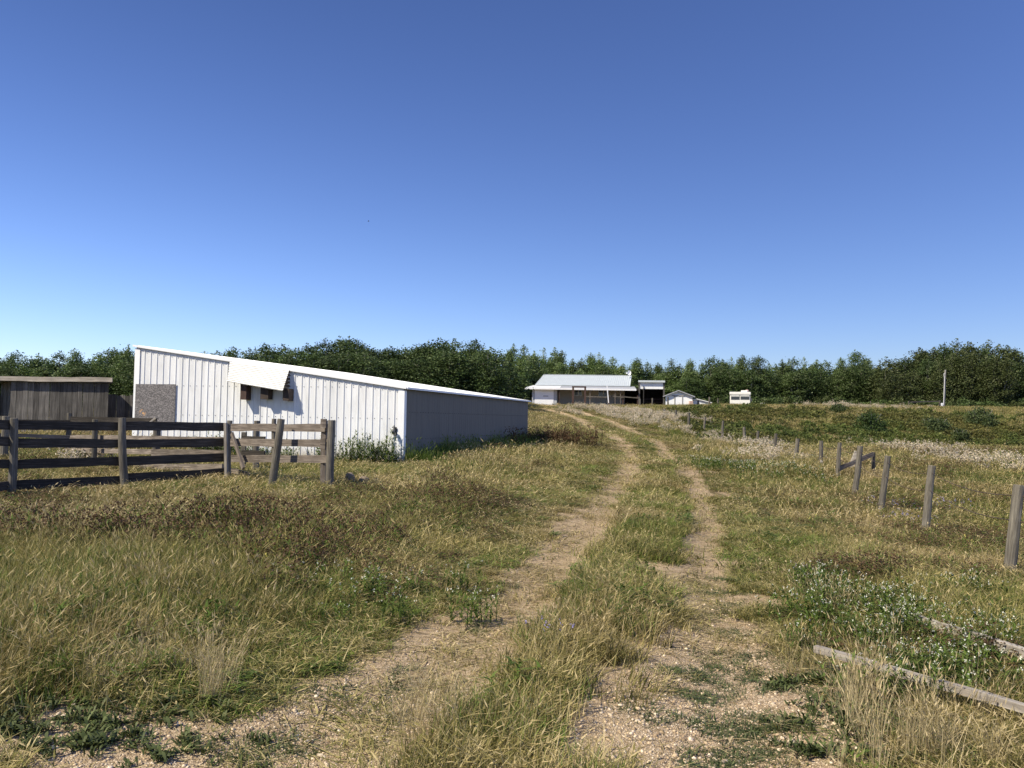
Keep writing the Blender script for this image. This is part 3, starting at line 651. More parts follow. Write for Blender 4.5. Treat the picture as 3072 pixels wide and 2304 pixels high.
for i, (t, b, Y, r) in enumerate([((735,832),(735,955),70,.11),((563,797),(563,915),76,.12),((410,785),(410,890),82,.14)]):
    T = at(*c5(*t), Y); B = at(*c5(*b), Y); B[2] = min(B[2], gz(B[0], Y)-.1)
    o = round_post('fence_post', B, T, r, M['post'], None)
    tag(o, ['dark fence post on the rise, right of the two below the gable shed', 'dark fence post on the rise, middle of the three below the gable shed', 'dark fence post on the rise, left of the three below the gable shed'][i], 'fence post', 'posts of the pasture wire fence'); prev.append((T, np.array([0, 0, 1.0])))
wr = MB()
first = at(*c4(2900, 1500), 7.0)
for hh in (.12, .42):
    seq = [prev[0][0] + np.array([1.2, -4, 0.0]) - prev[0][1]*hh] + [T - d*hh for T, d in prev[:12]]
    for a, b in zip(seq[:-1], seq[1:]):
        pts = [a*(1-t) + b*t - np.array([0, 0, .10*4*t*(1-t)]) for t in np.linspace(0, 1, 6)]
        wr.tube(pts, [.0055]*6, 4, cap=False)
o = wr.build('barbed_wire', M['rust_wire']); tag(o, 'thin rusty wire strung along the leaning pasture posts', 'wire')
# brace left of post
br_ = empty('fence_brace', gp(*at(*c4(1185, 960), 24.5)[:2])); tag(br_, 'triangular timber brace with a short post and a sloping plank behind the wire fence', 'brace')
vpost(br_, 1185, 812, 965, 24.5, .055, c4); rail(br_, (1182, 822), 24.4, (940, 925), 24.0, .13, c4, off=0)
for (c, Y, s, lab) in (((1040, 848), 25.5, .22, 'pale broken slab standing beside the triangular brace'), ((848, 905), 27.2, .2, 'pale broken slab at the foot of a slim fence post')):
    p = at(*c4(*c), Y); mb = MB(); sx = -1 if c[0] < 900 else 1
    mb.hexa([p+np.array([-.12, -.02, -.3]), p+np.array([.08, -.02, -.3]), p+np.array([.08, .03, -.3]), p+np.array([-.12, .03, -.3])],
            [p+np.array([-.03+.1*sx, -.01, s]), p+np.array([.05+.1*sx, -.02, s-.04]), p+np.array([.05+.1*sx, .02, s-.04]), p+np.array([-.03+.1*sx, .02, s])])
    o = bevel(mb.build('broken_slab', M['pale_plank']), .01); tag(o, lab, 'wood scrap', 'pale scraps along the wire fence')
# boards lying in the weeds
def lying(ca, cb, dza, dzb, w, h, lab, extend=0.0):
    A = ray_hit(*cr(*ca)); B = ray_hit(*cr(*cb)); A = np.array([*A, gz(*A)+dza]); B = np.array([*B, gz(*B)+dzb]); B = B + (B-A)*extend
    o = stick('fallen_board', A, B, w, h, M['fallen'], None, rough=.003); tag(o, lab, 'board', 'boards lying in the roadside weeds'); return o
lying((925, 1068), (2212, 1430), .14, .13, .045, .045, 'long pale fallen board lying beside the gravel rut at the lower right', .12)
lying((1400, 790), (2212, 1150), .11, .20, .05, .07, 'white weathered board half buried in flowers above the longer fallen board', .2)

# stones by the corral
def stone(p, s, lab, m):
    mb = MB(); import mathutils
    bm_v = []; n1, n2 = 7, 10
    for i in range(n1+1):
        for j in range(n2):
            th = math.pi*i/n1; ph = 2*math.pi*j/n2
            r = 1 + .25*(vnoise(np.array([th*2.1+s[0]*9]), np.array([ph*1.3]))[0]-.5)*(1 if 0 < i < n1 else 0)
            bm_v.append((p[0]+s[0]*r*math.sin(th)*math.cos(ph), p[1]+s[1]*r*math.sin(th)*math.sin(ph), p[2]+s[2]*r*math.cos(th)))
    fs = [(i*n2+j, (i+1)*n2+j, (i+1)*n2+(j+1) % n2, i*n2+(j+1) % n2) for i in range(n1) for j in range(n2)]
    mb.add(bm_v, fs); o = mb.build('field_stone', m, None, False); tag(o, lab, 'stone', 'stones beside the corral'); return o
M['stone'] = mat_simple('tan_stone', (.20,.155,.11), .9, .3, 5, bump=.6)
p = at(*c2(815, 985), 17.3); stone((p[0], p[1], p[2]-.09), (.10, .09, .13), 'tan field stone in the weeds just right of the corral end post', M['stone'])
p = at(*c2(912, 995), 17.3); stone((p[0], p[1], p[2]-.09), (.11, .09, .08), 'flatter tan stone in the weeds near the steel shed corner', M['stone'])

# ------------------------------------------------------------------ farmhouse
M['garage'] = mat_simple('grey_white_siding', (.42,.43,.44), .7, .08, 2)
def H(x, y, Y): return at(*c3(x, y), Y)
YG, YV, YM, YR, YK = 115.0, 114.2, 118.6, 123.5, 128.0
gb = gz(H(330, 600, YG)[0], YG)
hb = H(700, 600, YM); house = empty('farmhouse', (H(700, 500, YM)[0], YM, 3.6))
tag(house, 'low white farmhouse with a pale metal roof, porch and attached garage on the rise', 'house')
def hbox(x0, x1, yt, yb, Y0, Y1, name, m, root=house, zt=None, zb_=None, label=None):
    a = H(x0, yt, Y0); b = H(x1, yt, Y0); zt = (a[2]+b[2])/2 if zt is None else zt
    if zb_ is None: zb_ = (H(x0, yb, Y0)[2]+H(x1, yb, Y0)[2])/2
    mb = MB(); mb.box(a[0], b[0], Y0, Y1, zb_, zt); return part(mb, name, m, root, label=label)
zf = 3.0
zev = (H(125, 410, YV)[2] + H(1350, 438, YV)[2])/2          # porch eave height
ze = (H(210, 376, YM)[2] + H(1245, 405, YM)[2])/2           # main eave
zk = (H(258, 265, YR)[2] + H(1225, 292, YR)[2])/2           # ridge
hbox(200, 475, 425, 600, YG, YM+4, 'garage_wall', M['garage'], zb_=zf, zt=zev-.02)
gd = hbox(230, 440, 433, 600, YG-.06, YG-.005, 'garage_door', M['white_trim'], zb_=zf+.3)
hbox(325, 350, 506, 514, YG-.1, YG-.06, 'handle', M['dark_metal'], root=gd) if False else None
mb = MB(); a = H(322, 508, YG); mb.box(a[0], a[0]+.7, YG-.09, YG-.065, a[2]-.06, a[2]+.04); 
mb.v = [tuple(np.array(v)-np.array(house.location)) for v in mb.v]; o = mb.build('handle', M['rv_grey'], gd)
hbox(476, 1190, 420, 600, YM, YM+.3, 'front_wall', M['beige'], zb_=zf, zt=ze-.05)
hbox(215, 1240, 395, 600, YK+.2, YK+.4, 'back_wall', M['beige'], zb_=zf, zt=ze-.05)
# roof: ridge a little shorter than the eaves
e0, e1 = H(210, 376, YM)[0], H(1247, 405, YM)[0]; k0, k1 = H(262, 265, YR)[0], H(1226, 292, YR)[0]
mb = MB(); yE = YM-.35
mb.add([(e0, yE, ze), (e1, yE, ze), (k1, YR, zk), (k0, YR, zk), (e1, YK+.4, ze), (e0, YK+.4, ze)], [(0,1,2,3), (3,2,4,5), (0,3,5), (1,4,2), (0,5,4,1)])
rf = part(mb, 'roof', M['house_roof'], house)
mb = MB(); n = 46
for i in range(n+1):
    t = i/n; p = np.array([e0+(e1-e0)*t, yE, ze+.005]); q = np.array([k0+(k1-k0)*t, YR, zk+.005]); mb.bar(p, q, .06, .06)
mb.bar((k0, YR, zk+.03), (k1, YR, zk+.03), .3, .05); mb.bar((e0-.05, yE-.03, ze-.03), (e1+.02, yE-.03, ze-.03), .04, .12)
mb.v = [tuple(np.array(v)-np.array(house.location)) for v in mb.v]; mb.build('standing_seams', M['house_roof'], rf)
# porch roof
x0, xs, x1 = H(125, 410, YV)[0], H(515, 420, YV)[0], H(1352, 438, YV)[0]; xi = H(180, 395, YM)[0]
mb = MB(); mb.hexa([(x0, YV, zev-.04), (xs, YV, zev-.04), (xs, YM+.3, ze-.12), (xi, YM+.3, ze-.12)], [(x0, YV, zev), (xs, YV, zev), (xs, YM+.3, ze-.07), (xi, YM+.3, ze-.07)]); part(mb, 'porch_roof', M['white_metal'], house, label='white part of the porch roof over the garage')
mb = MB(); mb.hexa([(xs+.003, YV, zev-.04), (x1, YV, zev-.04), (x1, YM+.3, ze-.12), (xs+.003, YM+.3, ze-.12)], [(xs+.003, YV, zev), (x1, YV, zev), (x1, YM+.3, ze-.07), (xs+.003, YM+.3, ze-.07)]); part(mb, 'porch_roof', M['grey_roof'], house, label='grey felt part of the porch roof')
mb = MB(); mb.box(x0, x1+.02, YV-.05, YV-.003, zev-.22, zev+.02); part(mb, 'fascia', M['white_trim'], house)
def window(xa, xb, yt, yb, mull):
    a = H(xa, yt, YM); b = H(xb, yb, YM); mb = MB(); y0, y1 = YM-.08, YM-.004
    mb.box(a[0]-.08, b[0]+.08, y0, y1, a[2], a[2]+.08); mb.box(a[0]-.08, b[0]+.08, y0, y1, b[2]-.08, b[2]); mb.box(a[0]-.08, a[0], y0, y1, b[2], a[2]); mb.box(b[0], b[0]+.08, y0, y1, b[2], a[2])
    for mm in mull: c = H(mm, yt, YM)[0]; mb.box(c-.05, c+.05, y0+.01, y1, b[2], a[2])
    w = part(mb, 'window', M['white_trim'], house); mb = MB(); mb.box(a[0], b[0], YM-.03, YM-.006, b[2], a[2])
    mb.v = [tuple(np.array(v)-np.array(house.location)) for v in mb.v]; mb.build('pane', M['glass'], w)
window(642, 718, 445, 500, [683]); window(908, 1002, 455, 515, [958])
# dark open bay at the right end of the porch
a = H(1195, 460, YM); b = H(1345, 590, YM+2.5); mb = MB()
mb.box(a[0], b[0], YM+2.4, YM+2.5, zf, ze-.2); mb.box(a[0]-.1, a[0], YM+.31, YM+2.4, zf, ze-.2); mb.box(b[0], b[0]+.1, YV+.3, YM+2.5, zf, ze-.2); mb.box(a[0], b[0], YM+.35, YM+2.4, zev-.05, zev+.02); part(mb, 'open_bay', M['black_void'], house)
for cx_ in (505, 845, 1120, 1180): p = H(cx_, 450, YV+.3); mb = MB(); mb.box(p[0]-.045, p[0]+.045, YV+.2, YV+.29, zf, zev-.22); part(mb, 'porch_post', M['rail'] if cx_ != 505 else M['brown_wood'], house)
# satellite dish
dp = H(1210, 255, YR-1.0); dish = MB(); n1, n2 = 5, 16; vs = [(0, 0, 0)]; fs = []
for i in range(1, n1+1):
    for j in range(n2):
        r = .36*i/n1; t = 2*math.pi*j/n2; vs.append((r*math.cos(t)*.75, -.18*(r/.36)**2, r*math.sin(t)))
fs += [(0, 1+(j+1) % n2, 1+j) for j in range(n2)]
for i in range(n1-1): fs += [(1+i*n2+j, 1+i*n2+(j+1) % n2, 1+(i+1)*n2+(j+1) % n2, 1+(i+1)*n2+j) for j in range(n2)]
vs2 = [(v[0], v[1]+.03, v[2]) for v in vs]; m0 = len(vs); fs += [tuple(k+m0 for k in f[::-1]) for f in fs]
dish.add(np.array(vs+vs2)+dp, fs)
dish.bar(dp+np.array([0, .05, 0]), (dp[0]+.05, YR-.8, zk-.3), .06, .06); dish.bar(dp+np.array([0, -.02, -.3]), dp+np.array([-.38, -.6, -.1]), .03, .03); dish.box(dp[0]-.48, dp[0]-.3, dp[1]-.68, dp[1]-.5, dp[2]-.18, dp[2]+.02)
part(dish, 'satellite_dish', M['white_trim'], house)
# pergola frame and leaning pole in front of the porch
pg = empty('pergola_frame', (H(690, 500, 111)[0], 111, 3.4)); tag(pg, 'dark brown post-and-beam frame standing in front of the porch windows', 'frame')
zz = (H(625, 402, 111)[2]+H(758, 405, 111)[2])/2
for cx_ in (625, 758): p = H(cx_, 405, 111); mb = MB(); mb.box(p[0]-.12, p[0]+.12, 111, 111.22, 2.6, zz-.14); part(mb, 'post', M['brown_wood'], pg)
mb = MB(); a = H(612, 402, 111); b = H(770, 402, 111); mb.box(a[0], b[0], 110.98, 111.24, zz-.138, zz+.02); part(mb, 'beam', M['brown_wood'], pg)
o = stick('leaning_pole', H(1016, 585, 110), H(1000, 392, 110), .11, .11, M['white_trim'], None, up=(0, -1, 0)); tag(o, 'thin white pole leaning up against the farmhouse porch', 'pole')
rl_ = empty('porch_railing', (H(950, 520, 110.4)[0], 110.4, 3.4)); tag(rl_, 'brown post-and-rail in front of the right half of the porch', 'railing')
for (xa, ya, xb, yb) in ((765, 515, 1020, 522), (1025, 508, 1190, 522), (1190, 518, 1345, 530)):
    stick('rail', H(xa, ya, 110.4), H(xb, yb, 110.4), .08, .13, M['post'], rl_)
for cx_ in (1020, 1178, 1340): p = H(cx_, 505, 110.5); mb = MB(); mb.box(p[0]-.08, p[0]+.08, 110.5, 110.66, 2.6, p[2]); part(mb, 'post', M['brown_wood'], rl_)
# open-fronted pole shed beside the house
Y0, Y1 = 113.6, 120.5; zt = (H(1352, 335, Y0)[2]+H(1637, 340, Y0)[2])/2
op = empty('open_shed', (H(1490, 590, Y0)[0], Y0, 3.5)); tag(op, 'open-fronted white shed with a dark interior just right of the farmhouse', 'shed')
sc_ = F_PX/Y0/.27125
a, b = H(1349, 335, Y0)[0], H(1637, 335, Y0)[0]
mb = MB(); mb.hexa([(a, Y0-.3, zt-.15), (b, Y0-.3, zt-.15), (b, Y1, zt-.75), (a, Y1, zt-.75)], [(a, Y0-.3, zt-.08), (b, Y0-.3, zt-.08), (b, Y1, zt-.68), (a, Y1, zt-.68)]); part(mb, 'roof', M['house_roof'], op)
mb = MB(); mb.box(a-.02, b+.02, Y0-.36, Y0-.305, zt-.26, zt); part(mb, 'fascia', M['house_roof'], op)
z1 = zt - (430-336)/sc_; mb = MB(); mb.box(a+.12, b-.12, Y0, Y0+.08, z1, zt-.2); part(mb, 'front_panel', M['white_paint'], op)
mb = MB(); mb.box(a+.1, a+.18, Y0+.3, Y1-.1, zf, zt-.75); mb.box(b-.18, b-.1, Y0+.3, Y1-.1, zf, zt-.75); mb.box(a+.1, b-.1, Y1-.1, Y1, zf, zt-.78); part(mb, 'boarding', M['dark_wood'], op)
for xx in (a+.02, b-.22): mb = MB(); mb.box(xx, xx+.2, Y0-.06, Y0+.2, zf, zt-.27); part(mb, 'post', M['plank'], op)
mb = MB(); mb.box(a+.3, b-.3, Y0+1.6, Y0+1.72, 4.6, 4.75); mb.box(a+.3, b-.3, Y0+1.6, Y0+1.72, 4.2, 4.32); part(mb, 'inner_rail', M['brown_wood'], op)
# gable shed
Y0, Y1 = 112.5, 118.5; gs = empty('gable_shed', (H(1790, 600, Y0)[0], Y0, 3.5)); tag(gs, 'little white gable shed with a white door in its end wall', 'shed')
xa, xb = H(1650, 505, Y0)[0], H(1940, 520, Y0)[0]; zg_, za = (H(1650, 505, Y0)[2]+H(1940, 520, Y0)[2])/2, H(1790, 455, Y0)[2]; xm = H(1790, 450, Y0)[0]
mb = MB(); mb.add([(xa, Y0, zf), (xb, Y0, zf), (xb, Y0, zg_), (xm, Y0, za), (xa, Y0, zg_), (xa, Y1, zf), (xb, Y1, zf), (xb, Y1, zg_), (xm, Y1, za), (xa, Y1, zg_)],
                  [(0,1,2,3,4), (9,8,7,6,5), (0,4,9,5), (1,6,7,2)]); part(mb, 'wall', M['white_paint'], gs)
mb = MB()
for s_, xe in ((-1, xa), (1, xb)):
    sl_ = (za-zg_)/(xm-xe); xo = xe + s_*.35; zo = zg_ + sl_*(xo-xe)
    mb.hexa([(xo, Y0-.4, zo+.02), (xm, Y0-.4, za+.02), (xm, Y1+.3, za+.02), (xo, Y1+.3, zo+.02)], [(xo, Y0-.4, zo+.14), (xm, Y0-.4, za+.14), (xm, Y1+.3, za+.14), (xo, Y1+.3, zo+.14)])
part(mb, 'roof', M['grey_roof'], gs)
a, b = H(1757, 522, Y0), H(1828, 522, Y0); mb = MB(); mb.box(a[0], b[0], Y0-.04, Y0-.003, zf, a[2]); part(mb, 'door', M['white_trim'], gs)
mb = MB(); mb.box(a[0]-.16, a[0]-.003, Y0-.07, Y0-.002, zf, a[2]+.15); mb.box(b[0]+.003, b[0]+.1, Y0-.07, Y0-.002, zf, a[2]+.15); mb.box(a[0]-.5, b[0]+.35, Y0-.09, Y0-.002, a[2]+.153, a[2]+.28); part(mb, 'door_frame', M['rv_grey'], gs)
a, b = H(1912, 562, 111.8), H(1953, 562, 111.8); mb = MB(); mb.box(a[0], b[0], 111.8, 112.4, zf, a[2]); o = bevel(mb.build('block_stack', M['pink_brick']), .03); tag(o, 'salmon coloured block stack between the gable shed and the low shed', 'blocks')
Y0, Y1 = 113.5, 118; ls = empty('low_shed', (H(2040, 600, Y0)[0], Y0, 3.5)); tag(ls, 'low white shed with a long slanting roof, half hidden in grass', 'shed')
P = [H(1956, 625, Y0), H(2150, 628, Y0), H(2150, 586, Y0), H(1995, 546, Y0), H(1956, 556, Y0)]
P[0][2] = P[1][2] = zf
mb = MB(); mb.add([tuple(p) for p in P] + [(p[0], Y1, p[2]) for p in P], [(0,1,2,3,4), (9,8,7,6,5), (0,4,9,5), (1,6,7,2)]); part(mb, 'wall', M['white_paint'], ls)
mb = MB(); up_ = np.array([0, 0, .09])
for p, q in ((P[4]+np.array([-.2, 0, -.05]), P[3]), (P[3], P[2]+np.array([.25, 0, -.07]))):
    lo = [np.array([p[0], Y0-.25, p[2]+.01]), np.array([q[0], Y0-.25, q[2]+.01]), np.array([q[0], Y1+.2, q[2]+.01]), np.array([p[0], Y1+.2, p[2]+.01])]; mb.hexa(lo, [v+up_ for v in lo])
part(mb, 'roof', M['white_metal'], ls)
a = H(1998, 560, Y0); mb = MB(); mb.box(a[0], a[0]+.25, Y0-.04, Y0-.003, zf, a[2]); part(mb, 'door_frame', M['dark_metal'], ls)

# ------------------------------------------------------------------ motorhome
def K(x, y, Y): return at(*c5(x, y), Y)
Y0 = 105.0; a, b = K(1287, 560, Y0), K(1548, 560, Y0); zt = (a[2]+b[2])/2; zg_ = gz((a[0]+b[0])/2, Y0)
mh = empty('motorhome', ((a[0]+b[0])/2, Y0, zg_)); tag(mh, 'old cream motorhome facing the field with two wide front windows', 'motorhome')
zb_ = K(1400, 742, Y0)[2]
mb = MB(); mb.box(a[0], b[0], Y0, Y0+7.5, zb_, zt); bevel(part(mb, 'body', M['rv_white'], mh), .08, 3)
mb = MB(); mb.box(a[0]-.05, b[0]+.05, Y0-.09, Y0+.5, zt-.32, zt+.03); bevel(part(mb, 'roof_cap', M['rv_white'], mh), .05, 2)
for (xa, xb) in ((1303, 1408), (1425, 1533)):
    p, q = K(xa, 590, Y0), K(xb, 656, Y0); mb = MB(); mb.box(p[0]-.03, q[0]+.03, Y0-.03, Y0-.003, q[2]-.03, p[2]+.03); w = part(mb, 'windscreen', M['rv_grey'], mh)
    for (za_, zb2, m_, nm) in ((p[2]-(p[2]-q[2])*.42, p[2], 'blind', 'blind'), (q[2], p[2]-(p[2]-q[2])*.42-.002, 'glass', 'glass')):
        mb = MB(); mb.box(p[0], q[0], Y0-.05, Y0-.031, za_, zb2); mb.v = [tuple(np.array(v)-np.array(mh.location)) for v in mb.v]; mb.build(nm, M[m_], w)
p, q = K(1305, 712, Y0), K(1520, 745, Y0); mb = MB()
for i in range(5): zc = p[2] + (q[2]-p[2])*(i+.2)/5; mb.box(p[0], q[0], Y0-.06, Y0-.004, zc-.07, zc)
part(mb, 'grille', M['rv_grey'], mh)
mb = MB(); mb.box(a[0]+.02, b[0]-.02, Y0-.2, Y0-.065, zb_-.2, zb_-.02); part(mb, 'bumper', M['rv_white'], mh)
for s_ in (a[0]+.25, b[0]-.25): mb = MB(); mb.tube([(s_, Y0-.055, zb_+.12), (s_, Y0-.01, zb_+.12)], [.09, .1], 12); part(mb, 'headlight', M['glass'], mh)
for yy in (Y0+1.2, Y0+5.6):
    for xx in (a[0]+.05, b[0]-.3): mb = MB(); mb.tube([(xx, yy, zg_+.4), (xx+.25, yy, zg_+.4)], [.4, .4], 18); part(mb, 'wheel', M['dark_metal'], mh)
p = K(1427, 545, Y0+1.5); mb = MB(); mb.box(p[0]-.4, p[0]+.4, Y0+1.0, Y0+1.9, zt-.02, zt+.27); bevel(part(mb, 'air_conditioner', M['rv_white'], mh), .08, 3)
mb = MB(); mb.box(b[0]+.06, b[0]+.22, Y0-.02, Y0+.06, zt-1.15, zt-.75); mb.bar((b[0]-.02, Y0+.03, zt-.9), (b[0]+.1, Y0+.03, zt-.9), .03, .03); part(mb, 'mirror', M['dark_metal'], mh)
p = K(1503, 555, Y0+1.5); o = stone((p[0], Y0+1.4, zt+.13), (.28, .3, .26), 'brownish covered lump sitting on the motorhome roof', M['pink_brick']); o.name = 'covered_load'; o['category'] = 'load'; del o['group']
# small white open box on legs
p = K(1721, 735, 104); wb = MB(); w_2 = .2; z0, z1 = gz(p[0], 104), K(1721, 702, 104)[2]
wb.box(p[0]-w_2-.02, p[0]+w_2+.02, 103.7, 104.3, z1-.12, z1); wb.box(p[0]-w_2, p[0]-w_2+.08, 103.75, 104.25, z0-.1, z1-.125); wb.box(p[0]+w_2-.08, p[0]+w_2, 103.75, 104.25, z0-.1, z1-.125); wb.box(p[0]-w_2+.085, p[0]+w_2-.085, 104.0, 104.04, z0+.25, z1-.13)
o = bevel(wb.build('white_stand', M['rv_white']), .015); tag(o, 'small white boxy stand in the grass just right of the motorhome', 'stand')
# dirt mound
p = K(1985, 790, 102); mb = MB(); vs = []; n1, n2 = 8, 22; zc = K(1985, 800, 102)[2]; ht = K(1985, 755, 102)[2] - zc + .1
for i in range(n1+1):
    for j in range(n2):
        r = i/n1; t = 2*math.pi*j/n2; vs.append((p[0]+1.9*r*math.cos(t)*(1+.15*math.sin(3*t)), 102+1.3*r*math.sin(t), zc - .45 + (ht+.45)*(1-r*r)**1.3*(1+.12*math.sin(5*t+r*4))))
mb.add(vs, [(i*n2+j, (i+1)*n2+j, (i+1)*n2+(j+1) % n2, i*n2+(j+1) % n2) for i in range(n1) for j in range(n2)])
o = mb.build('dirt_mound', M['dirt'], None, True); tag(o, 'small orange dirt mound on the bank right of the motorhome', 'mound')
# utility pole
Yp = 110.0; T, B = at(*c4(1676, 250), Yp), at(*c4(1662, 520), Yp); B[2] -= 1
up = empty('utility_pole', (B[0], Yp, gz(B[0], Yp))); tag(up, 'slightly leaning grey utility pole with a white conduit before the dark trees', 'utility pole')
round_post('pole', B, T, .10, M['pole'], up)
d = (T-B)/np.linalg.norm(T-B); off = np.array([-.26, -.1, 0]); T2 = at(*c4(1667, 272), Yp)
mb = MB(); mb.tube([T2 + np.array([-.02, -.1, .0]), T2+np.array([-.12, -.15, -.12]), B*.12+T2*.88+np.array([-.06, -.2, 0]), B*.78+T2*.22+np.array([-.12, -.2, 0])], [.025, .028, .03, .03], 8); part(mb, 'conduit', M['white_trim'], up)
c_ = at(*c4(1650, 492), Yp-.2); mb = MB(); mb.box(c_[0]-.2, c_[0]+.1, Yp-.4, Yp-.15, c_[2]-.35, c_[2]+.3); bevel(part(mb, 'meter_box', M['white_trim'], up), .05)
for o_ in (house, pg, op, gs, ls, mh): o_.rotation_euler.z = -math.atan2(o_.location.x, o_.location.y)*(1.25 if o_ is house else 1)
# far posts and stakes
FP = [((905,448),(905,500),104,.07,c4,'short grey post on the far bank left of the large dark tree'),((1090,478),(1090,500),104,.05,c4,'tiny stake on the far bank below the tall pointed tree'),
 ((1165,462),(1165,500),104,.06,c4,'thin post on the far bank below the rounded tree'),((1425,462),(1425,512),104,.09,c4,'dark post at the left end of the sagging far rail'),((1638,458),(1638,505),106,.13,c4,'thick dark post beside the utility pole'),
 ((1010,625),(1010,800),99,.11,c5,'tall dark post in front of the low shed end'),((1121,640),(1121,800),100,.09,c5,'tall dark post between the low shed and the motorhome'),
 ((460,625),(460,740),106,.10,c5,'grey leaning post in front of the gable shed'),((252,640),(252,740),106,.09,c5,'pale thin post in front of the open shed'),((1365,540),(1365,600),110,.09,c3,'short brown post at the left side of the open shed')]
for t, b, Y, r, cv, lab in FP:
    T = at(*cv(*t), Y); B = np.array([T[0], Y, min(gz(T[0], Y), at(*cv(*b), Y)[2])-.1]); o = round_post('field_post', B, T, r, M['post'], None, 8); tag(o, lab, 'post', 'thin posts around the farmyard')
o = stick('sagging_rail', at(*c4(1425, 470), 104), at(*c4(1638, 463), 105.8), .09, .12, M['rail'], None); tag(o, 'long dark rail spanning two far posts left of the utility pole', 'rail')
lf = empty('garden_fence', gp(*at(*c2(1860, 450), 88)[:2])); tag(lf, 'flimsy wooden fence on the crest between the steel shed and the farmhouse', 'fence')
for x_, yt in ((1790,436),(1822,440),(1855,430),(1885,436),(1913,425),(1926,424),(1945,432)):
    T = at(*c2(x_, yt), 88); stick('post', (T[0], 88, gz(T[0], 88)-.2), T, .1, .1, M['fallen'], lf, up=(0, -1, 0))
rail(lf, (1785, 452), 88, (1950, 440), 88, .09, c2, m=M['fallen']); rail(lf, (1785, 466), 88, (1950, 458), 88, .08, c2, m=M['fallen'])
# bird in the sky
bp = at(*d2(796, 478), 150); mb = MB()
mb.tube([bp+np.array([-.16, 0, -.02]), bp+np.array([-.06, 0, 0]), bp+np.array([.05, 0, .0]), bp+np.array([.13, 0, .02]), bp+np.array([.17, 0, .02])], [.01, .035, .045, .03, .008], 8)
for s_ in (-1, 1): mb.add([bp+np.array([.07, 0, .02]), bp+np.array([-.05, 0, .02]), bp+np.array([-.02, s_*.25, .12]), bp+np.array([.06, s_*.22, .12]), bp+np.array([-.08, s_*.42, .07])], [(0, 1, 2, 3), (3, 2, 4)])
mb.add([bp+np.array([-.14, 0, 0]), bp+np.array([-.26, .05, 0]), bp+np.array([-.26, -.05, 0])], [(0, 1, 2)])
o = mb.build('bird', M['dark_wood'], None, True); tag(o, 'tiny dark bird flying high in the clear sky', 'bird')
# ------------------------------------------------------------------ trees
def leaf_quads(C, size, rng, up=.35, asp=1.0):
    """one diamond-ish leaf quad at every point of C"""
    n = len(C); nrm = rng.normal(size=(n, 3)); nrm[:, 2] += up*1.5; nrm /= np.linalg.norm(nrm, axis=1)[:, None]
    a = np.cross(nrm, rng.normal(size=(n, 3))); a /= np.linalg.norm(a, axis=1)[:, None]; b = np.cross(nrm, a)
    s = (size*rng.uniform(.6, 1.3, n))[:, None]; a = a*s; b = b*s*asp
    V = np.stack([C-a, C-b*.55+a*.1, C+a, C+b*.55+a*.1], 1).reshape(-1, 3)
    Fq = np.arange(4*n).reshape(n, 4); return V, Fq
TREE_RNG = np.random.default_rng(11)
M['leaf'] = mat_plant('aspen_leaves', [(.045,.072,.018),(.08,.125,.032),(.13,.18,.055),(.27,.31,.16)], trans=.22, rough=.55, gloss=.25, pscale=.25, rnd=.3)
M['leaf_dark'] = mat_plant('dark_poplar_leaves', [(.026,.043,.012),(.047,.076,.021),(.078,.115,.034),(.16,.195,.09)], trans=.2, rough=.55, gloss=.22, pscale=.25, rnd=.3)
M['leaf_olive'] = mat_plant('olive_willow_leaves', [(.035,.048,.014),(.058,.076,.023),(.088,.108,.036),(.16,.17,.085)], trans=.22, rough=.55, gloss=.22, pscale=.25, rnd=.15)
M['bark'] = mat_simple('pale_bark', (.22,.21,.18), .85, .4, 7)
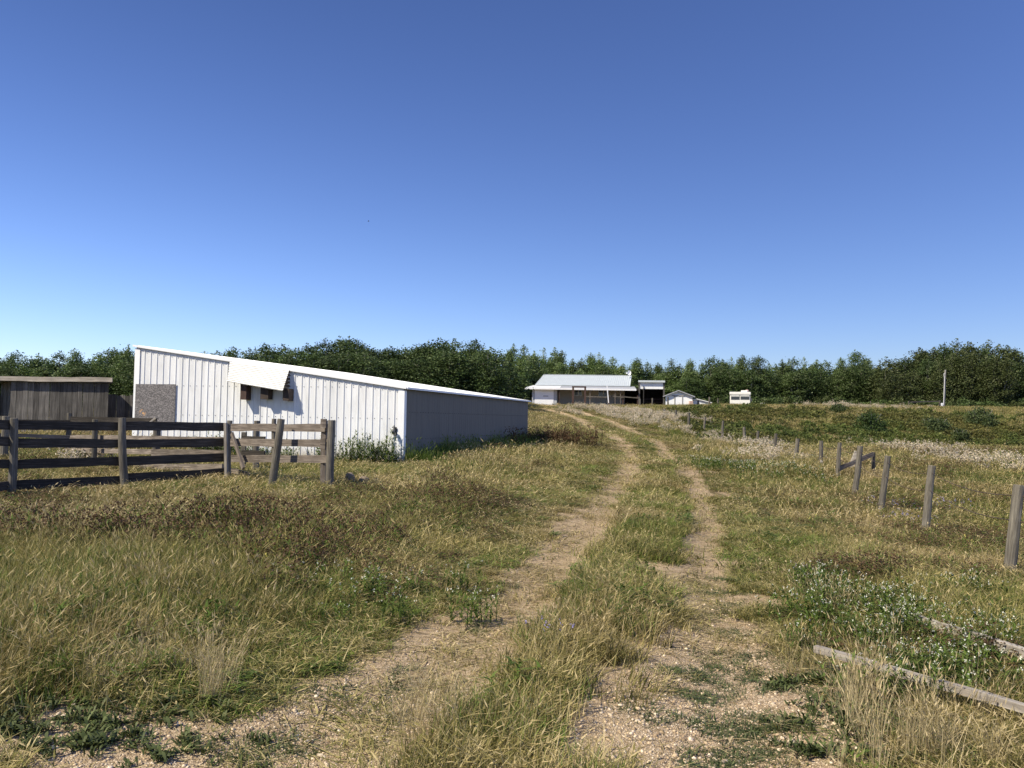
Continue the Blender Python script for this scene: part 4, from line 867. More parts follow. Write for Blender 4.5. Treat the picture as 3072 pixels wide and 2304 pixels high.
def tree_proto(k, kind):
    rng = TREE_RNG; Hh = 8.0
    cols = []                                     # crown made of several leaders of different height
    nl = rng.integers(4, 7) if kind != 'spire' else 3
    for i in range(nl):
        r0 = 0 if i == 0 else rng.uniform(.45, 1.25) * (.5 if kind == 'spire' else 1)
        t = rng.uniform(0, 6.28) + i*2.4; top = Hh*(1 if i == 0 else rng.uniform(.62, .95)); cols.append((r0*math.cos(t), r0*math.sin(t), top, (.62 if kind == 'spire' else .92)*rng.uniform(.8, 1.2)))
    Cs = []; T = []
    for (cx_, cy_, top, rad) in cols:
        nC = int(84*rad/.75 * top/8)
        for j in range(nC):
            u = rng.uniform(.06, .94)**.9; z = top*u
            prof = min(1, (1-u)*(3.2 if kind == 'dark' else 2.2)+(.3 if kind == 'dark' else .16))*(1 if u > .3 else .6+u*1.3)
            rr = rad*1.25*prof*math.sqrt(rng.uniform(.1, 1)); th = rng.uniform(0, 6.283)
            c = np.array([cx_*(.4+.6*min(1, u*2)) + rr*math.cos(th), cy_*(.4+.6*min(1, u*2)) + rr*math.sin(th), z])
            nL = int(rng.integers(20, 38)); sp = rng.uniform(.18, .40)
            pts = c + rng.normal(size=(nL, 3))*np.array([sp, sp, sp*.7]); Cs.append(pts)
            T.append(np.full(nL, rng.uniform(.15, .85)) + rng.uniform(-.15, .15, nL))
        # tip
        n_ = 26 if kind == 'dark' else 60; dd_ = np.abs(rng.normal(0, .75, n_)); zt_ = top + .15 - dd_; Cs.append(np.stack([cx_+rng.normal(0, 1, n_)*(.05+.26*dd_), cy_+rng.normal(0, 1, n_)*(.05+.26*dd_), zt_], 1)); T.append(rng.uniform(.3, 1, n_))
    C = np.concatenate(Cs); t = np.clip(np.concatenate(T), 0, 1)
    V, Fq = leaf_quads(C, .105, rng)
    m = {'light': 'leaf', 'dark': 'leaf_dark', 'spire': 'leaf', 'olive': 'leaf_olive'}[kind]
    crown = fast_mesh('crown', V, Fq, M[m], {'tint': (np.repeat(t, 4), 'POINT', 'FLOAT')})
    tb = MB()
    for (cx_, cy_, top, rad) in cols:
        n = 7; tb.tube([(cx_*.15*(1 if cx_ else 0) + cx_*.85*min(1, i/n*1.6), cy_*.15 + cy_*.85*min(1, i/n*1.6), top*.97*i/n - .3*(i == 0)) for i in range(n+1)], [.10*(1-i/n)+.012 for i in range(n+1)], 6)
        for j in range(7):
            u = rng.uniform(.2, .85); z = top*u; th = rng.uniform(0, 6.28); l = rad*1.1*(1-u*.6)
            tb.tube([(cx_, cy_, z), (cx_+l*.5*math.cos(th), cy_+l*.5*math.sin(th), z+.25), (cx_+l*math.cos(th), cy_+l*math.sin(th), z+.65)], [.03, .02, .008], 4)
    tm = bpy.data.meshes.new('trunk'); tm.from_pydata(tb.v, [], tb.f); tm.materials.append(M['bark']); tm.update()
    return crown, tm
PROT = {k: [tree_proto(i, k) for i in range(n)] for k, n in (('light', 4), ('dark', 4), ('spire', 4), ('olive', 3))}
def add_tree(x, y, ztop, width, kind, label, group):
    i = random.randrange(len(PROT[kind])); crown, trunk = PROT[kind][i]
    zg_ = gz(x, y) - .1; h = ztop - zg_; r = empty({'olive': 'willow_tree', 'dark': 'poplar_tree'}.get(kind, 'aspen_tree'), (x, y, zg_), random.uniform(0, 6.28))
    tag(r, label, 'tree', group)
    for nm, me in (('trunk', trunk), ('crown', crown)):
        o = bpy.data.objects.new(nm, me); COL.objects.link(o); o.parent = r; o.scale = (width, width, h/8.05)
    return r
# crest of the tree line as seen in the photograph: display x, top y
TL_ = [(-130,770),(-85,762),(-40,778),(0,775),(39,759),(83,764),(130,758),(161,754),(193,778),(213,767),(247,750),(278,745),(320,752),(365,758),(405,765),(442,760),(470,758),(504,750),(540,752),(572,742),(612,744),(640,752),(665,742),(705,731),(735,727),(755,727),(780,740),(798,748),(813,756),(844,748),(860,758),(875,751),(894,746),(925,738),(946,732),(965,738),(982,732),(1027,734),(1061,750),(1085,764),(1110,744),(1132,745),(1154,759),(1175,752),
 (1198,752),(1214,757),(1237,776),(1256,774),(1276,763),(1294,762),(1303,771),(1324,771),(1346,786),(1360,792),(1376,773),(1399,782),(1421,784),(1438,794),(1450,775),(1468,786),(1491,775),(1516,784),(1542,770),(1560,776),(1580,772),(1604,767),(1639,767),(1661,785),(1689,777),(1714,771),(1737,772),(1765,778),(1784,778),(1816,773),(1847,756),(1876,776),(1892,795),(1914,772),(1933,790),(1955,770),(1987,752),(2018,751),(2040,742),(2066,733),(2097,741),(2118,748),(2135,736),(2176,747),(2208,762),(2245,752),(2290,745)]
def zone(x):
    if x < 290: return 92, ['dark', 'light'], 'treeline behind the plank shed', 'dark green tree in the row behind the plank shed'
    if x < 560: return 84, ['dark', 'light'], 'trees behind the steel shed', 'tree top showing over the sloping roof of the steel shed'
    if x < 905: return 80, ['dark'], 'trees behind the steel shed', 'dense dark tree behind the low end of the steel shed'
    if x < 1090: return 80, ['dark'], 'dense grove left of the farmhouse', 'dense dark tree in the grove between the steel shed and the farmhouse'
    if x < 1160: return 127, ['light', 'spire'], 'trees beside the farmhouse', 'lighter airy tree just left of the farmhouse roof'
    if x < 1440: return 136, ['light', 'spire'], 'trees behind the farmhouse', 'airy aspen rising behind the farmhouse'
    if x < 1560: return 136, ['light', 'spire', 'dark'], 'trees behind the gable shed', 'aspen standing behind the small gable shed'
    if x < 1790: return 134, ['dark', 'spire', 'light'], 'trees behind the motorhome', 'slim aspen in the row behind the motorhome'
    if x < 1905: return 132, ['dark', 'light'], 'trees right of the motorhome', 'green tree in the row right of the motorhome'
    return 124, ['olive', 'dark', 'olive'], 'tall grove at the right edge', 'tall olive green tree of the grove behind the utility pole'
SPECIAL = {1110: 'lighter tall aspen standing nearest left of the farmhouse roof', 1847: 'tall pointed tree above the far bank bush', 247: 'tall dark tree touching the high end of the steel shed', 735: 'highest tree above the middle of the steel shed roof'}
for j, (x, y) in enumerate(TL_):
    Y, kinds, grp, lab = zone(x); k = kinds[j % len(kinds)]; Yj = Y + random.uniform(-3, 3)
    p = at(*d2(x, y), Yj); wdt = {'dark': 1.15, 'light': 1.0, 'spire': .95, 'olive': 1.6}[k] * random.uniform(.85, 1.15)
    add_tree(p[0], Yj, p[2], wdt, k, SPECIAL.get(x, lab), grp)
    # second rows, a little lower: one in front, one behind
    for dy, dd, dxx in ((16, -5, 13), (10, 7, -11)):
        xj, yj, Yk = x + dxx + random.uniform(-6, 6), y + dy + random.uniform(0, 16), Y + dd + random.uniform(-1.5, 1.5)
        if 1040 < x < 1092 and dxx > 0: continue
        if 1130 < xj < 1470 and dd < 0: Yk += 3
        if dd > 0 and (1100 < x < 1560) and j % 2: continue
        k2 = random.choice(kinds); Yz, _, g2, l2 = zone(xj); p = at(*d2(xj, yj), Yk)
        if g2 != grp: g2, l2 = grp, lab
        add_tree(p[0], Yk, p[2], random.uniform(.95, 1.3), k2, l2, g2)
# shrubs
def shrub_mesh(n, rx, ry, rz, size, m, rng, asp=1.0):
    nc = n//24; cen = rng.normal(size=(nc, 3)); cen /= np.linalg.norm(cen, axis=1)[:, None]; cen *= rng.uniform(.3, 1, nc)[:, None]**.5; cen[:, 2] = np.abs(cen[:, 2])
    cen *= np.array([rx, ry, rz])*.88
    C = np.repeat(cen, 24, 0) + rng.normal(size=(nc*24, 3))*min(rx, rz)*.13; C[:, 2] = np.abs(C[:, 2])
    t = np.clip(np.repeat(rng.uniform(.1, .9, nc), 24) + rng.uniform(-.2, .2, nc*24), 0, 1)
    V, Fq = leaf_quads(C, size, rng, asp=asp); return fast_mesh('foliage', V, Fq, m, {'tint': (np.repeat(t, 4), 'POINT', 'FLOAT')})
M['bush'] = mat_plant('bush_leaves', [(.035,.06,.016),(.06,.10,.026),(.10,.15,.04)], trans=.25, pscale=.6)
M['bush2'] = mat_plant('willow_bush_leaves', [(.05,.075,.025),(.08,.11,.035),(.12,.145,.06)], trans=.25, pscale=.6)
def bush(dx, dyb, Y, rx, rz, lab, m='bush', n=3600, size=.09):
    p = at(*d2(dx, dyb), Y); z = gz(p[0], Y); r = empty('bush', (p[0], Y, z)); tag(r, lab, 'bush', 'bushes on the far bank')
    o = bpy.data.objects.new('foliage', shrub_mesh(n, rx, rx, rz, size, M[m], TREE_RNG)); COL.objects.link(o); o.parent = r
    tb = MB()
    for i in range(7): t = i*.9; tb.tube([(0, 0, -.1), (.4*rx*math.cos(t), .4*rx*math.sin(t), rz*.5), (.7*rx*math.cos(t), .7*rx*math.sin(t), rz*.85)], [.04, .03, .01], 5)
    s = tb.build('stems', M['bark'], r); return r
bush(1878, 905, 76, 1.55, 2.1, 'round dark green bush alone on the far bank')
bush(2020, 915, 78, 1.5, 1.5, 'lighter green bush on the slope, right of the round dark one', 'bush2')
bush(2118, 900, 82, 1.6, 1.9, 'grey green bush near the right end of the far bank', 'bush2')
bush(2075, 925, 74, .8, 1.3, 'small bush low on the bank between two larger ones', 'bush2')
bush(1810, 893, 88, .9, .9, 'small bush near the top of the bank left of the round one', 'bush2')

# ------------------------------------------------------------------ scattered ground cover
def strip_blade(V, Fq, T, base, az, h, w, bend, tint, seg=3, head=None):
    d = np.array([math.cos(az), math.sin(az), 0]); s = np.array([-d[1], d[0], 0]); n0 = len(V)
    for i in range(seg+1):
        t = i/seg; c = base + d*(bend*h*t*t) + np.array([0, 0, h*(t - .25*bend*t*t)])
        ww = w*(1-t)**.6 if head is None else w*(.5 if t < .7 else 0)
        if head is None and i == seg: ww = w*.08
        V += [c - s*ww/2, c + s*ww/2]; T += [tint, tint]
    for i in range(seg): Fq.append((n0+2*i, n0+2*i+1, n0+2*i+3, n0+2*i+2))
    return c, d
def clump(name, m, nb, rad, h, w, lean=.35, tint=(0, 1), seg=3, rng=RNG, heads=0, head_w=.012, head_l=.09, hm=None, wind=.25):
    V = []; Fq = []; T = []
    for i in range(nb):
        r = rad*math.sqrt(rng.random()); a = rng.uniform(0, 6.283); b = np.array([r*math.cos(a), r*math.sin(a), -.02])
        hh = h*rng.uniform(.55, 1.15); az = rng.uniform(0, 6.283); bd = abs(rng.normal(lean, lean*.6))
        ti = rng.uniform(*tint)
        c, d = strip_blade(V, Fq, T, b, az, hh, w*rng.uniform(.6, 1.3), bd, ti, seg)
        if i < heads:                             # a seed head on top of the stalk
            n0 = len(V); u = d*.5 + np.array([0, 0, 1]); u /= np.linalg.norm(u); s1 = np.array([-d[1], d[0], 0])*head_w; L_ = head_l*rng.uniform(.7, 1.2); c0 = c - u*.02; s2 = np.cross(u, s1)
            V += [c0, c0+u*L_*.35+s1, c0+u*L_, c0+u*L_*.35-s1, c0, c0+u*L_*.35+s2, c0+u*L_, c0+u*L_*.35-s2]; T += [min(1, ti+.35)]*8
            Fq += [(n0, n0+1, n0+2, n0+3), (n0+4, n0+5, n0+6, n0+7)]
    me = fast_mesh(name, V, Fq, m, {'tint': (T, 'POINT', 'FLOAT')}); o = bpy.data.objects.new(name, me); return o
def blobs(V, Fq, T, c, r, k, tint, rng):
    """k small crossed petals round c"""
    for i in range(k):
        n = rng.normal(size=3); n /= np.linalg.norm(n); a = np.cross(n, rng.normal(size=3)); a /= np.linalg.norm(a); b = np.cross(n, a)
        cc = c + rng.normal(size=3)*r*.6; n0 = len(V); V += [cc-a*r*.6, cc-b*r*.5, cc+a*r*.6, cc+b*r*.5]; T += [tint+rng.uniform(-.15, .15)]*4; Fq.append((n0, n0+1, n0+2, n0+3))
def stalks(name, mstem, mhead, ns, rad, h, heads, hr, hk, rng=RNG, w=.006, leaves=0, lw=.02, spread=.05, flat=False, side=0):
    """several stalks with leaves; heads carry clusters; two materials"""
    V = []; Fq = []; T = []; mi = []
    for i in range(ns):
        r = rad*math.sqrt(rng.random()); a = rng.uniform(0, 6.283); b = np.array([r*math.cos(a), r*math.sin(a), -.02]); hh = h*rng.uniform(.6, 1.1); az = rng.uniform(0, 6.283)
        f0 = len(Fq); c, d = strip_blade(V, Fq, T, b, az, hh, w, rng.uniform(.05, .35), rng.uniform(0, 1), 3)
        for j in range(leaves):
            t = rng.uniform(.15, .95); p = b*(1-t) + c*t; strip_blade(V, Fq, T, p, rng.uniform(0, 6.283), lw*3.2, lw, rng.uniform(.8, 2.2), rng.uniform(0, 1), 2)
        mi += [0]*(len(Fq)-f0); f1_ = len(Fq)
        for j in range(heads):
            off = rng.normal(size=3)*np.array([spread, spread, spread*(.25 if flat else .9)]); q = c + off
            if side and j: t = rng.uniform(.45, 1); q = b*(1-t)+c*t + rng.normal(size=3)*spread
            blobs(V, Fq, T, q, hr*rng.uniform(.7, 1.3), hk, rng.uniform(.3, .7), rng)
        mi += [1]*(len(Fq)-f1_)
    me = fast_mesh(name, V, Fq, mstem, {'tint': (np.clip(T, 0, 1), 'POINT', 'FLOAT')}); me.materials.append(mhead); me.polygons.foreach_set('material_index', np.array(mi, np.int32))
    return bpy.data.objects.new(name, me)
M['grass'] = mat_plant('meadow_grass', [(.065,.08,.018),(.16,.165,.04),(.33,.295,.09),(.60,.49,.23)], patch=[(.085,.085,.024),(.23,.19,.06),(.44,.34,.145),(.68,.55,.31)], pscale=.22, trans=.3, rough=.55, rnd=.2)
M['green'] = mat_plant('green_grass', [(.065,.11,.018),(.14,.20,.035),(.24,.29,.065)], pscale=.5, trans=.35, rnd=.25)
M['straw'] = mat_plant('straw_grass', [(.20,.155,.07),(.40,.32,.16),(.62,.51,.30)], pscale=.5, trans=.3, rnd=.2)
M['brown'] = mat_plant('brown_seedheads', [(.055,.030,.014),(.10,.058,.028),(.155,.095,.048)], pscale=.6, trans=.1, rnd=.25)
M['fluff'] = mat_plant('thistle_fluff', [(.46,.36,.24),(.64,.54,.39),(.78,.70,.56)], pscale=.6, trans=.3, rnd=.15)
M['white_fl'] = mat_plant('white_petals', [(.72,.70,.56),(.85,.83,.70)], pscale=.6, trans=.25, rnd=.08)
M['yellow_fl'] = mat_plant('yellow_petals', [(.6,.5,.1),(.75,.68,.25)], pscale=.6, trans=.25, rnd=.1)
M['purple_fl'] = mat_plant('purple_petals', [(.30,.26,.50),(.45,.40,.62)], pscale=.6, trans=.25, rnd=.1)
M['weed'] = mat_plant('weed_leaves', [(.055,.09,.017),(.10,.15,.03),(.17,.21,.055)], pscale=.8, trans=.3, rnd=.25, gloss=.12)
M['mat'] = mat_plant('creeping_knotweed', [(.045,.065,.02),(.08,.10,.035),(.13,.15,.06)], pscale=.8, trans=.15, rnd=.25)
M['weed2'] = mat_plant('dark_weed_leaves', [(.04,.055,.016),(.07,.09,.026),(.12,.14,.05)], pscale=.8, trans=.2, rnd=.25)
M['bankg'] = mat_plant('bank_shrubs', [(.055,.076,.018),(.10,.13,.03),(.17,.20,.055)], patch=[(.065,.07,.018),(.13,.125,.033),(.22,.20,.065)], pscale=.16, trans=.25, rnd=.2)
M['pebble'] = mat_plant('pebbles', [(.26,.185,.115),(.46,.35,.22),(.57,.455,.32),(.66,.56,.43)], pscale=3, trans=0, rough=.8, rnd=.3, gloss=.2)
lib = bpy.data.collections.new('plant_library')
def protos(name, objs):
    c = bpy.data.collections.new(name)
    for o in objs: c.objects.link(o)
    return c
def scatter(name, label, cat, protolist, x, y, scl, rz, tilt=None, dz=0.0, zs=None):
    n = len(x); z = terrain_h(x, y) + dz
    me = bpy.data.meshes.new(name); me.vertices.add(n); me.vertices.foreach_set('co', np.stack([x, y, z], 1).astype(np.float32).ravel())
    rot = np.zeros((n, 3)); rot[:, 2] = rz
    if tilt is not None: rot[:, 0] = tilt[0]; rot[:, 1] = tilt[1]
    S = np.stack([scl, scl, scl if zs is None else zs], 1)
    for k, a, typ in (('rot', rot, 'FLOAT_VECTOR'), ('scl', S, 'FLOAT_VECTOR')):
        at_ = me.attributes.new(k, typ, 'POINT'); at_.data.foreach_set('vector', a.astype(np.float32).ravel())
    at_ = me.attributes.new('pick', 'INT', 'POINT'); at_.data.foreach_set('value', RNG.integers(0, len(protolist), n).astype(np.int32))
    o = bpy.data.objects.new(name, me); COL.objects.link(o); tag(o, label, cat, kind='stuff')
    g = bpy.data.node_groups.new('scatter_'+name, 'GeometryNodeTree'); g.interface.new_socket('Geometry', in_out='INPUT', socket_type='NodeSocketGeometry'); g.interface.new_socket('Geometry', in_out='OUTPUT', socket_type='NodeSocketGeometry')
    N, L = g.nodes.new, g.links.new
    gi, go, ip, ci = N('NodeGroupInput'), N('NodeGroupOutput'), N('GeometryNodeInstanceOnPoints'), N('GeometryNodeCollectionInfo')
    ci.inputs['Collection'].default_value = protos('library_'+name, protolist); ci.inputs['Separate Children'].default_value = True; ci.inputs['Reset Children'].default_value = True
    def na(nm, typ): a = N('GeometryNodeInputNamedAttribute'); a.data_type = typ; a.inputs[0].default_value = nm; return a.outputs['Attribute']
    er = N('FunctionNodeEulerToRotation'); mp = N('GeometryNodeMeshToPoints')
    L(gi.outputs[0], mp.inputs[0]); L(mp.outputs[0], ip.inputs['Points']); L(ci.outputs[0], ip.inputs['Instance']); ip.inputs['Pick Instance'].default_value = True
    L(na('pick', 'INT'), ip.inputs['Instance Index']); L(na('rot', 'FLOAT_VECTOR'), er.inputs[0]); L(er.outputs[0], ip.inputs['Rotation']); L(na('scl', 'FLOAT_VECTOR'), ip.inputs['Scale'])
    L(ip.outputs[0], go.inputs[0]); md = o.modifiers.new('scatter', 'NODES'); md.node_group = g
    return o
BANDS = [(.9, 5), (5, 9), (9, 15), (15, 25), (25, 42), (42, 70), (70, 128)]
def candidates(dens, bands=BANDS, xr=.70, pad=2.2):
    out = []
    for (y0, y1), d in zip(bands, dens):
        if d <= 0: continue
        w = xr*y1 + pad; n = int(2*w*(y1-y0)*d); x = RNG.uniform(-w, w, n); y = RNG.uniform(y0, y1, n)
        k = np.abs(x) < xr*y + pad; out.append((x[k], y[k]))
    x = np.concatenate([o[0] for o in out]); y = np.concatenate([o[1] for o in out]); return x, y
def keep(x, y, p): k = RNG.random(len(x)) < p; return x[k], y[k]
# footprints where nothing grows (buildings)
def blocked(x, y):
    q = np.stack([x-O2[0], y-O2[1]], 1); s = q @ ex; t = q @ ey
    b = (s > -.15) & (s < LEN+.06) & (t > -.05) & (t < DEP+.1)
    b |= (x > 4) & (x < 24) & (y > 113.9) & (y < 129)
    b |= (x > pL[0]-.1) & (x < pR[0]+.1) & (y > YP-.05) & (y < YP+2.7)
    return b
def env(x, y):
    rl, rr, dl, dr, ins = track(x, y); bare, grv = bare_masks(x, y)
    side = np.minimum(dl, dr); e = dict(rl=rl, rr=rr, dl=dl, dr=dr, ins=ins, bare=bare, side=side)
    e['rut'] = np.maximum(rl, rr); e['ok'] = ~blocked(x, y)
    # height of the sward: short in and between the ruts, tall in the meadow
    h0 = np.interp(y, [0, 9, 14, 60], [.5, .55, 1.1, 1.3]); h = .055 + .36*sstep(h0, h0+2.3, side); h = np.where(ins, .045 + .15*sstep(.12, .6, side)*np.interp(y, [0, 9, 16, 30], [1, .8, .4, .2]), h)
    h = np.where((x > 0) & ~ins & (y > 6), np.minimum(h, .30), h)
    h = np.where((x < -1.5) & (y > 10) & (y < 25), np.minimum(h, .17), h); h = np.where((x > 4) & (y > 6) & (y < 24), np.minimum(h, .19), h); h = np.where(y > 55, h*.75, h)
    h = np.where((x > 1.0) & (y < 5.6), h*.6, h)
    e['h'] = h*(.75 + .5*fbm(x, y, 1.7, 2, 4.)); 
    e['yard'] = sstep(9, 3, np.hypot((x-7)/1.6, y-108))
    return e
wind = lambda n: (RNG.normal(0, .10, n), RNG.normal(.16, .10, n))
# 1 meadow grass, near clumps then broader far clumps
near_c = [clump('grass_clump_%d' % i, M['grass'], 54, .14, 1.0, .0065, lean=.12, heads=7, head_w=.0045, head_l=.16) for i in range(5)]
mid_c = [clump('grass_tuft_%d' % i, M['grass'], 58, .30, 1.0, .013, lean=.14, seg=2, heads=8, head_w=.008, head_l=.2) for i in range(4)]
far_c = [clump('grass_mass_%d' % i, M['grass'], 80, .75, 1.0, .032, lean=.15, seg=2, heads=10, head_w=.016, head_l=.25) for i in range(4)]
def grass_layer(name, label, cl, dens, mul, hk=1.0, extra=None, fixed=None):
    x, y = candidates(dens); e = env(x, y)
    p = e['ok']*(1-.97*sstep(.25, .75, e['bare']))*(1-.85*e['yard']) * (1 if extra is None else extra(x, y, e))
    k = RNG.random(len(x)) < p; x, y = x[k], y[k]; h = e['h'][k]*hk*1.0; n = len(x)
    zs = h*RNG.uniform(.7, 1.2, n); scl = np.full(n, mul)*RNG.uniform(.8, 1.2, n)
    tl = wind(n)
    return scatter(name, label, 'grass', cl, x, y, scl, RNG.uniform(-.9, .9, n) + np.where(RNG.random(n) < .5, 0, 3.14)*0, tl, zs=zs)
grass_layer('meadow_grass', 'tall straw and green grass covering the near meadow', near_c, [135, 100, 48, 0, 0, 0, 0], 1.0)
grass_layer('meadow_grass', 'tall straw and green grass over the middle meadow', mid_c, [0, 0, 6, 22, 12, 0, 0], 1.1)
grass_layer('meadow_grass', 'rough grass over the rising ground before the farmhouse', far_c, [0, 0, 0, 0, 2.6, 4.2, 2.2], 1.0, hk=.95)
# 2 greener patches
gc = [clump('green_clump_%d' % i, M['green'], 42, .12, 1.0, .007, lean=.12) for i in range(3)]
def pg_(off, s, lo, hi): return lambda x, y, e: sstep(lo, hi, fbm(x, y, s, 3, off))
x, y = candidates([52, 40, 24, 13, 7, 2.6, .7]); e = env(x, y)
p = e['ok']*(1-sstep(.3, .8, e['bare']))*sstep(.46, .60, fbm(x, y, 1.6, 3, 21.) + .10*e['ins'] + .06*((x > -6) & (x < 3) & (y > 16) & (y < 60)))
k = RNG.random(len(x)) < p; x, y, h = x[k], y[k], e['h'][k]; n = len(x); scl = np.interp(y, [0, 15, 40, 90], [1, 1.6, 3, 5])
scatter('green_grass', 'fresh green grass patches growing through the dry meadow', 'grass', gc, x, y, scl*RNG.uniform(.8, 1.2, n), RNG.uniform(0, 6.28, n), wind(n), zs=h*1.0*RNG.uniform(.7, 1.15, n))
# 3 matted dry grass along the ruts
mt = [clump('matted_%d' % i, M['straw'] if i < 2 else M['grass'], 26, .16, .06, .007, lean=3.2, seg=2) for i in range(4)]
x, y = candidates([110, 95, 34, 11, 4, 1.5, .3]); e = env(x, y)
band = sstep(1.25, .35, e['dl'])*.9 + sstep(.9, .3, e['dr'])*.8 + e['ins']*.3
p = e['ok']*np.clip(band, 0, 1)*np.interp(y, [0, 3.3, 4.6, 7], [.10, .28, .8, 1])*(1-.85*sstep(.3, .9, e['rr'])*sstep(8, 5, y)); x, y = keep(x, y, p); n = len(x); scl = np.interp(y, [0, 15, 40, 90], [1, 1.5, 2.6, 4])
scatter('matted_grass', 'flattened dry grass lying in and beside the wheel ruts', 'dry grass', mt, x, y, scl*RNG.uniform(.7, 1.4, n), RNG.uniform(0, 6.28, n), zs=scl*RNG.uniform(.5, 1.2, n))
# 4 tall golden tufts
tuft = [clump('golden_tuft_%d' % i, M['straw'], 26, .07, .42, .003, lean=.25, heads=16, head_w=.0038, head_l=.055) for i in range(3)]
TF = [cr(1130,1230), cr(1180,1290), cr(1230,1420), cr(1290,1480), cr(1600,1640), cr(1700,1600), cr(1800,1630), cr(1180,1640), cr(820,1080), cr(1620,1330), cr(1900,1330), cr(1330,1100), cr(1240,1180), cr(1000,700), cr(1050,740), cr(900,650), cr(1450,1560), cr(2050,1650),
      (600,2130), (640,2100), (440,2060), (540,2050), (640,2080), (350,2110), (1260,2280), (1300,2200), (1240,2150)]
pt = np.array([ray_hit(*q) for q in TF]); x = np.repeat(pt[:, 0], 3) + RNG.normal(0, .06, len(pt)*3); y = np.repeat(pt[:, 1], 3) + RNG.normal(0, .06, len(pt)*3); n = len(x)
scatter('golden_barley_grass', 'tall golden grass tufts at the edges of the gravel', 'dry grass', tuft, x, y, RNG.uniform(.6, 1.1, n), RNG.uniform(0, 6.28, n), wind(n), zs=RNG.uniform(.5, 1.05, n))
x, y = candidates([14, 10, 9, 5, 3, .8, 0]); e = env(x, y); p = e['ok']*(1-sstep(.2, .6, e['bare']))*sstep(.46, .62, fbm(x, y, 2.2, 3, 77.)); k = RNG.random(len(x)) < p; x, y, h = x[k], y[k], e['h'][k]; n = len(x); scl = np.interp(y, [0, 15, 40, 90], [1, 1.6, 2.4, 3.4])
scatter('straw_grass', 'pale straw stems standing above the meadow grass', 'dry grass', tuft, x, y, scl*1.2*RNG.uniform(.7, 1.2, n), RNG.uniform(0, 6.28, n), wind(n), zs=h*2.5*RNG.uniform(.8, 1.3, n))
# 5 brown clover seed heads
bc = [stalks('brown_weed_%d' % i, M['weed'], M['brown'], 11, .17, .42, 6, .013, 5, leaves=4, lw=.016, spread=.03, side=1) for i in range(4)]
def blob_at(x, y, pts):
    v = np.zeros(len(x))
    for (dx, dy, rx, ry, a) in pts:
        c = ray_hit(*d2(dx, dy)); v = np.maximum(v, a*np.exp(-(((x-c[0])/rx)**2 + ((y-c[1])/ry)**2)))
    return v
x, y = candidates([32, 30, 26, 14, 8, 2.0, .3]); e = env(x, y)
bp_ = blob_at(x, y, [(560,1215,1.2,.7,.9),(660,1180,.8,.6,.8),(400,1190,.8,.5,.5),(800,1250,1.2,1.0,.8),(1000,1095,2.2,1.3,.9),(1130,1085,1.8,1.2,.8),(60,1090,1.4,1.5,.9),(2050,1110,2.0,1.5,.9),(1850,1100,1.6,1.2,.7),(1770,1260,.8,.8,.8),(2130,1180,1,1.2,.9),(900,1140,1.2,.8,.7),(1150,960,1.0,1.5,1.0)])
p = e['ok']*(1-sstep(.1, .5, e['bare']))*(~e['ins'])*np.clip(bp_*1.2*sstep(.36, .52, fbm(x, y, .7, 2, 8.)) + .55*sstep(.60, .74, fbm(x, y, 2.1, 3, 55.)), 0, 1)*(e['side'] > .9)
k = RNG.random(len(x)) < p; x, y, h = x[k], y[k], e['h'][k]; n = len(x); scl = np.interp(y, [0, 15, 40, 90], [1, 1.4, 2.6, 4])
scatter('brown_clover', 'patches of dark brown dried clover heads in the meadow', 'dried weeds', bc, x, y, scl*RNG.uniform(.8, 1.2, n), RNG.uniform(0, 6.28, n), zs=h*3.3*RNG.uniform(.8, 1.15, n))
lwd = [stalks('leafy_weed_%d' % i, M['weed'], M['straw'] if i < 2 else M['weed'], 7, .10, .30, 1, .006, 3, leaves=11, lw=.016, spread=.012) for i in range(4)]
x, y = candidates([9, 8, 6, 3.5, 1.8, .5, .1]); e = env(x, y); p = e['ok']*(1-sstep(.15, .5, e['bare']))*sstep(.42, .62, fbm(x, y, 1.3, 3, 91.)); k = RNG.random(len(x)) < p; x, y, h = x[k], y[k], e['h'][k]; n = len(x); scl = np.interp(y, [0, 15, 40, 90], [1, 1.4, 2.4, 4])
scatter('leafy_weeds', 'leafy green weeds growing among the meadow grass', 'weeds', lwd, x, y, scl*RNG.uniform(.8, 1.3, n), RNG.uniform(0, 6.28, n), zs=h*3.6*RNG.uniform(.7, 1.2, n))
# 6 beige thistle fluff along the wire fence, the ridge and the rise
tc = [stalks('thistle_%d' % i, M['weed'], M['fluff'], 7, .28, .85, 7, .045, 6, leaves=7, lw=.035, spread=.10, w=.01, side=1) for i in range(4)]
def along(px_list, n, sx, sy):
    P_ = np.array([ray_hit(*d2(*q)) for q in px_list]); cum = np.concatenate([[0], np.cumsum(np.linalg.norm(np.diff(P_, axis=0), axis=1))]); t = RNG.uniform(0, cum[-1], n)
    return np.interp(t, cum, P_[:, 0]) + RNG.normal(0, sx, n), np.interp(t, cum, P_[:, 1]) + RNG.normal(0, sy, n)
TX = [along([(1800,958),(1900,972),(1985,985)], 80, .9, 1.0), along([(1985,985),(2100,1005),(2215,1030)], 75, 1.0, 1.0), along([(1245,893),(1330,905),(1420,925),(1500,940),(1570,955),(1640,985)], 250, 1.0, 1.6),
      along([(1245,884),(1300,890),(1370,896),(1420,906)], 260, 1.5, 2.0), along([(1450,905),(1520,915)], 60, 1.5, 1.5), along([(1660,990),(1700,1010)], 30, .7, .7), along([(1800,883),(1900,884)], 60, 3, 1.5), along([(140,1010),(260,1000)], 10, .5, .5)]
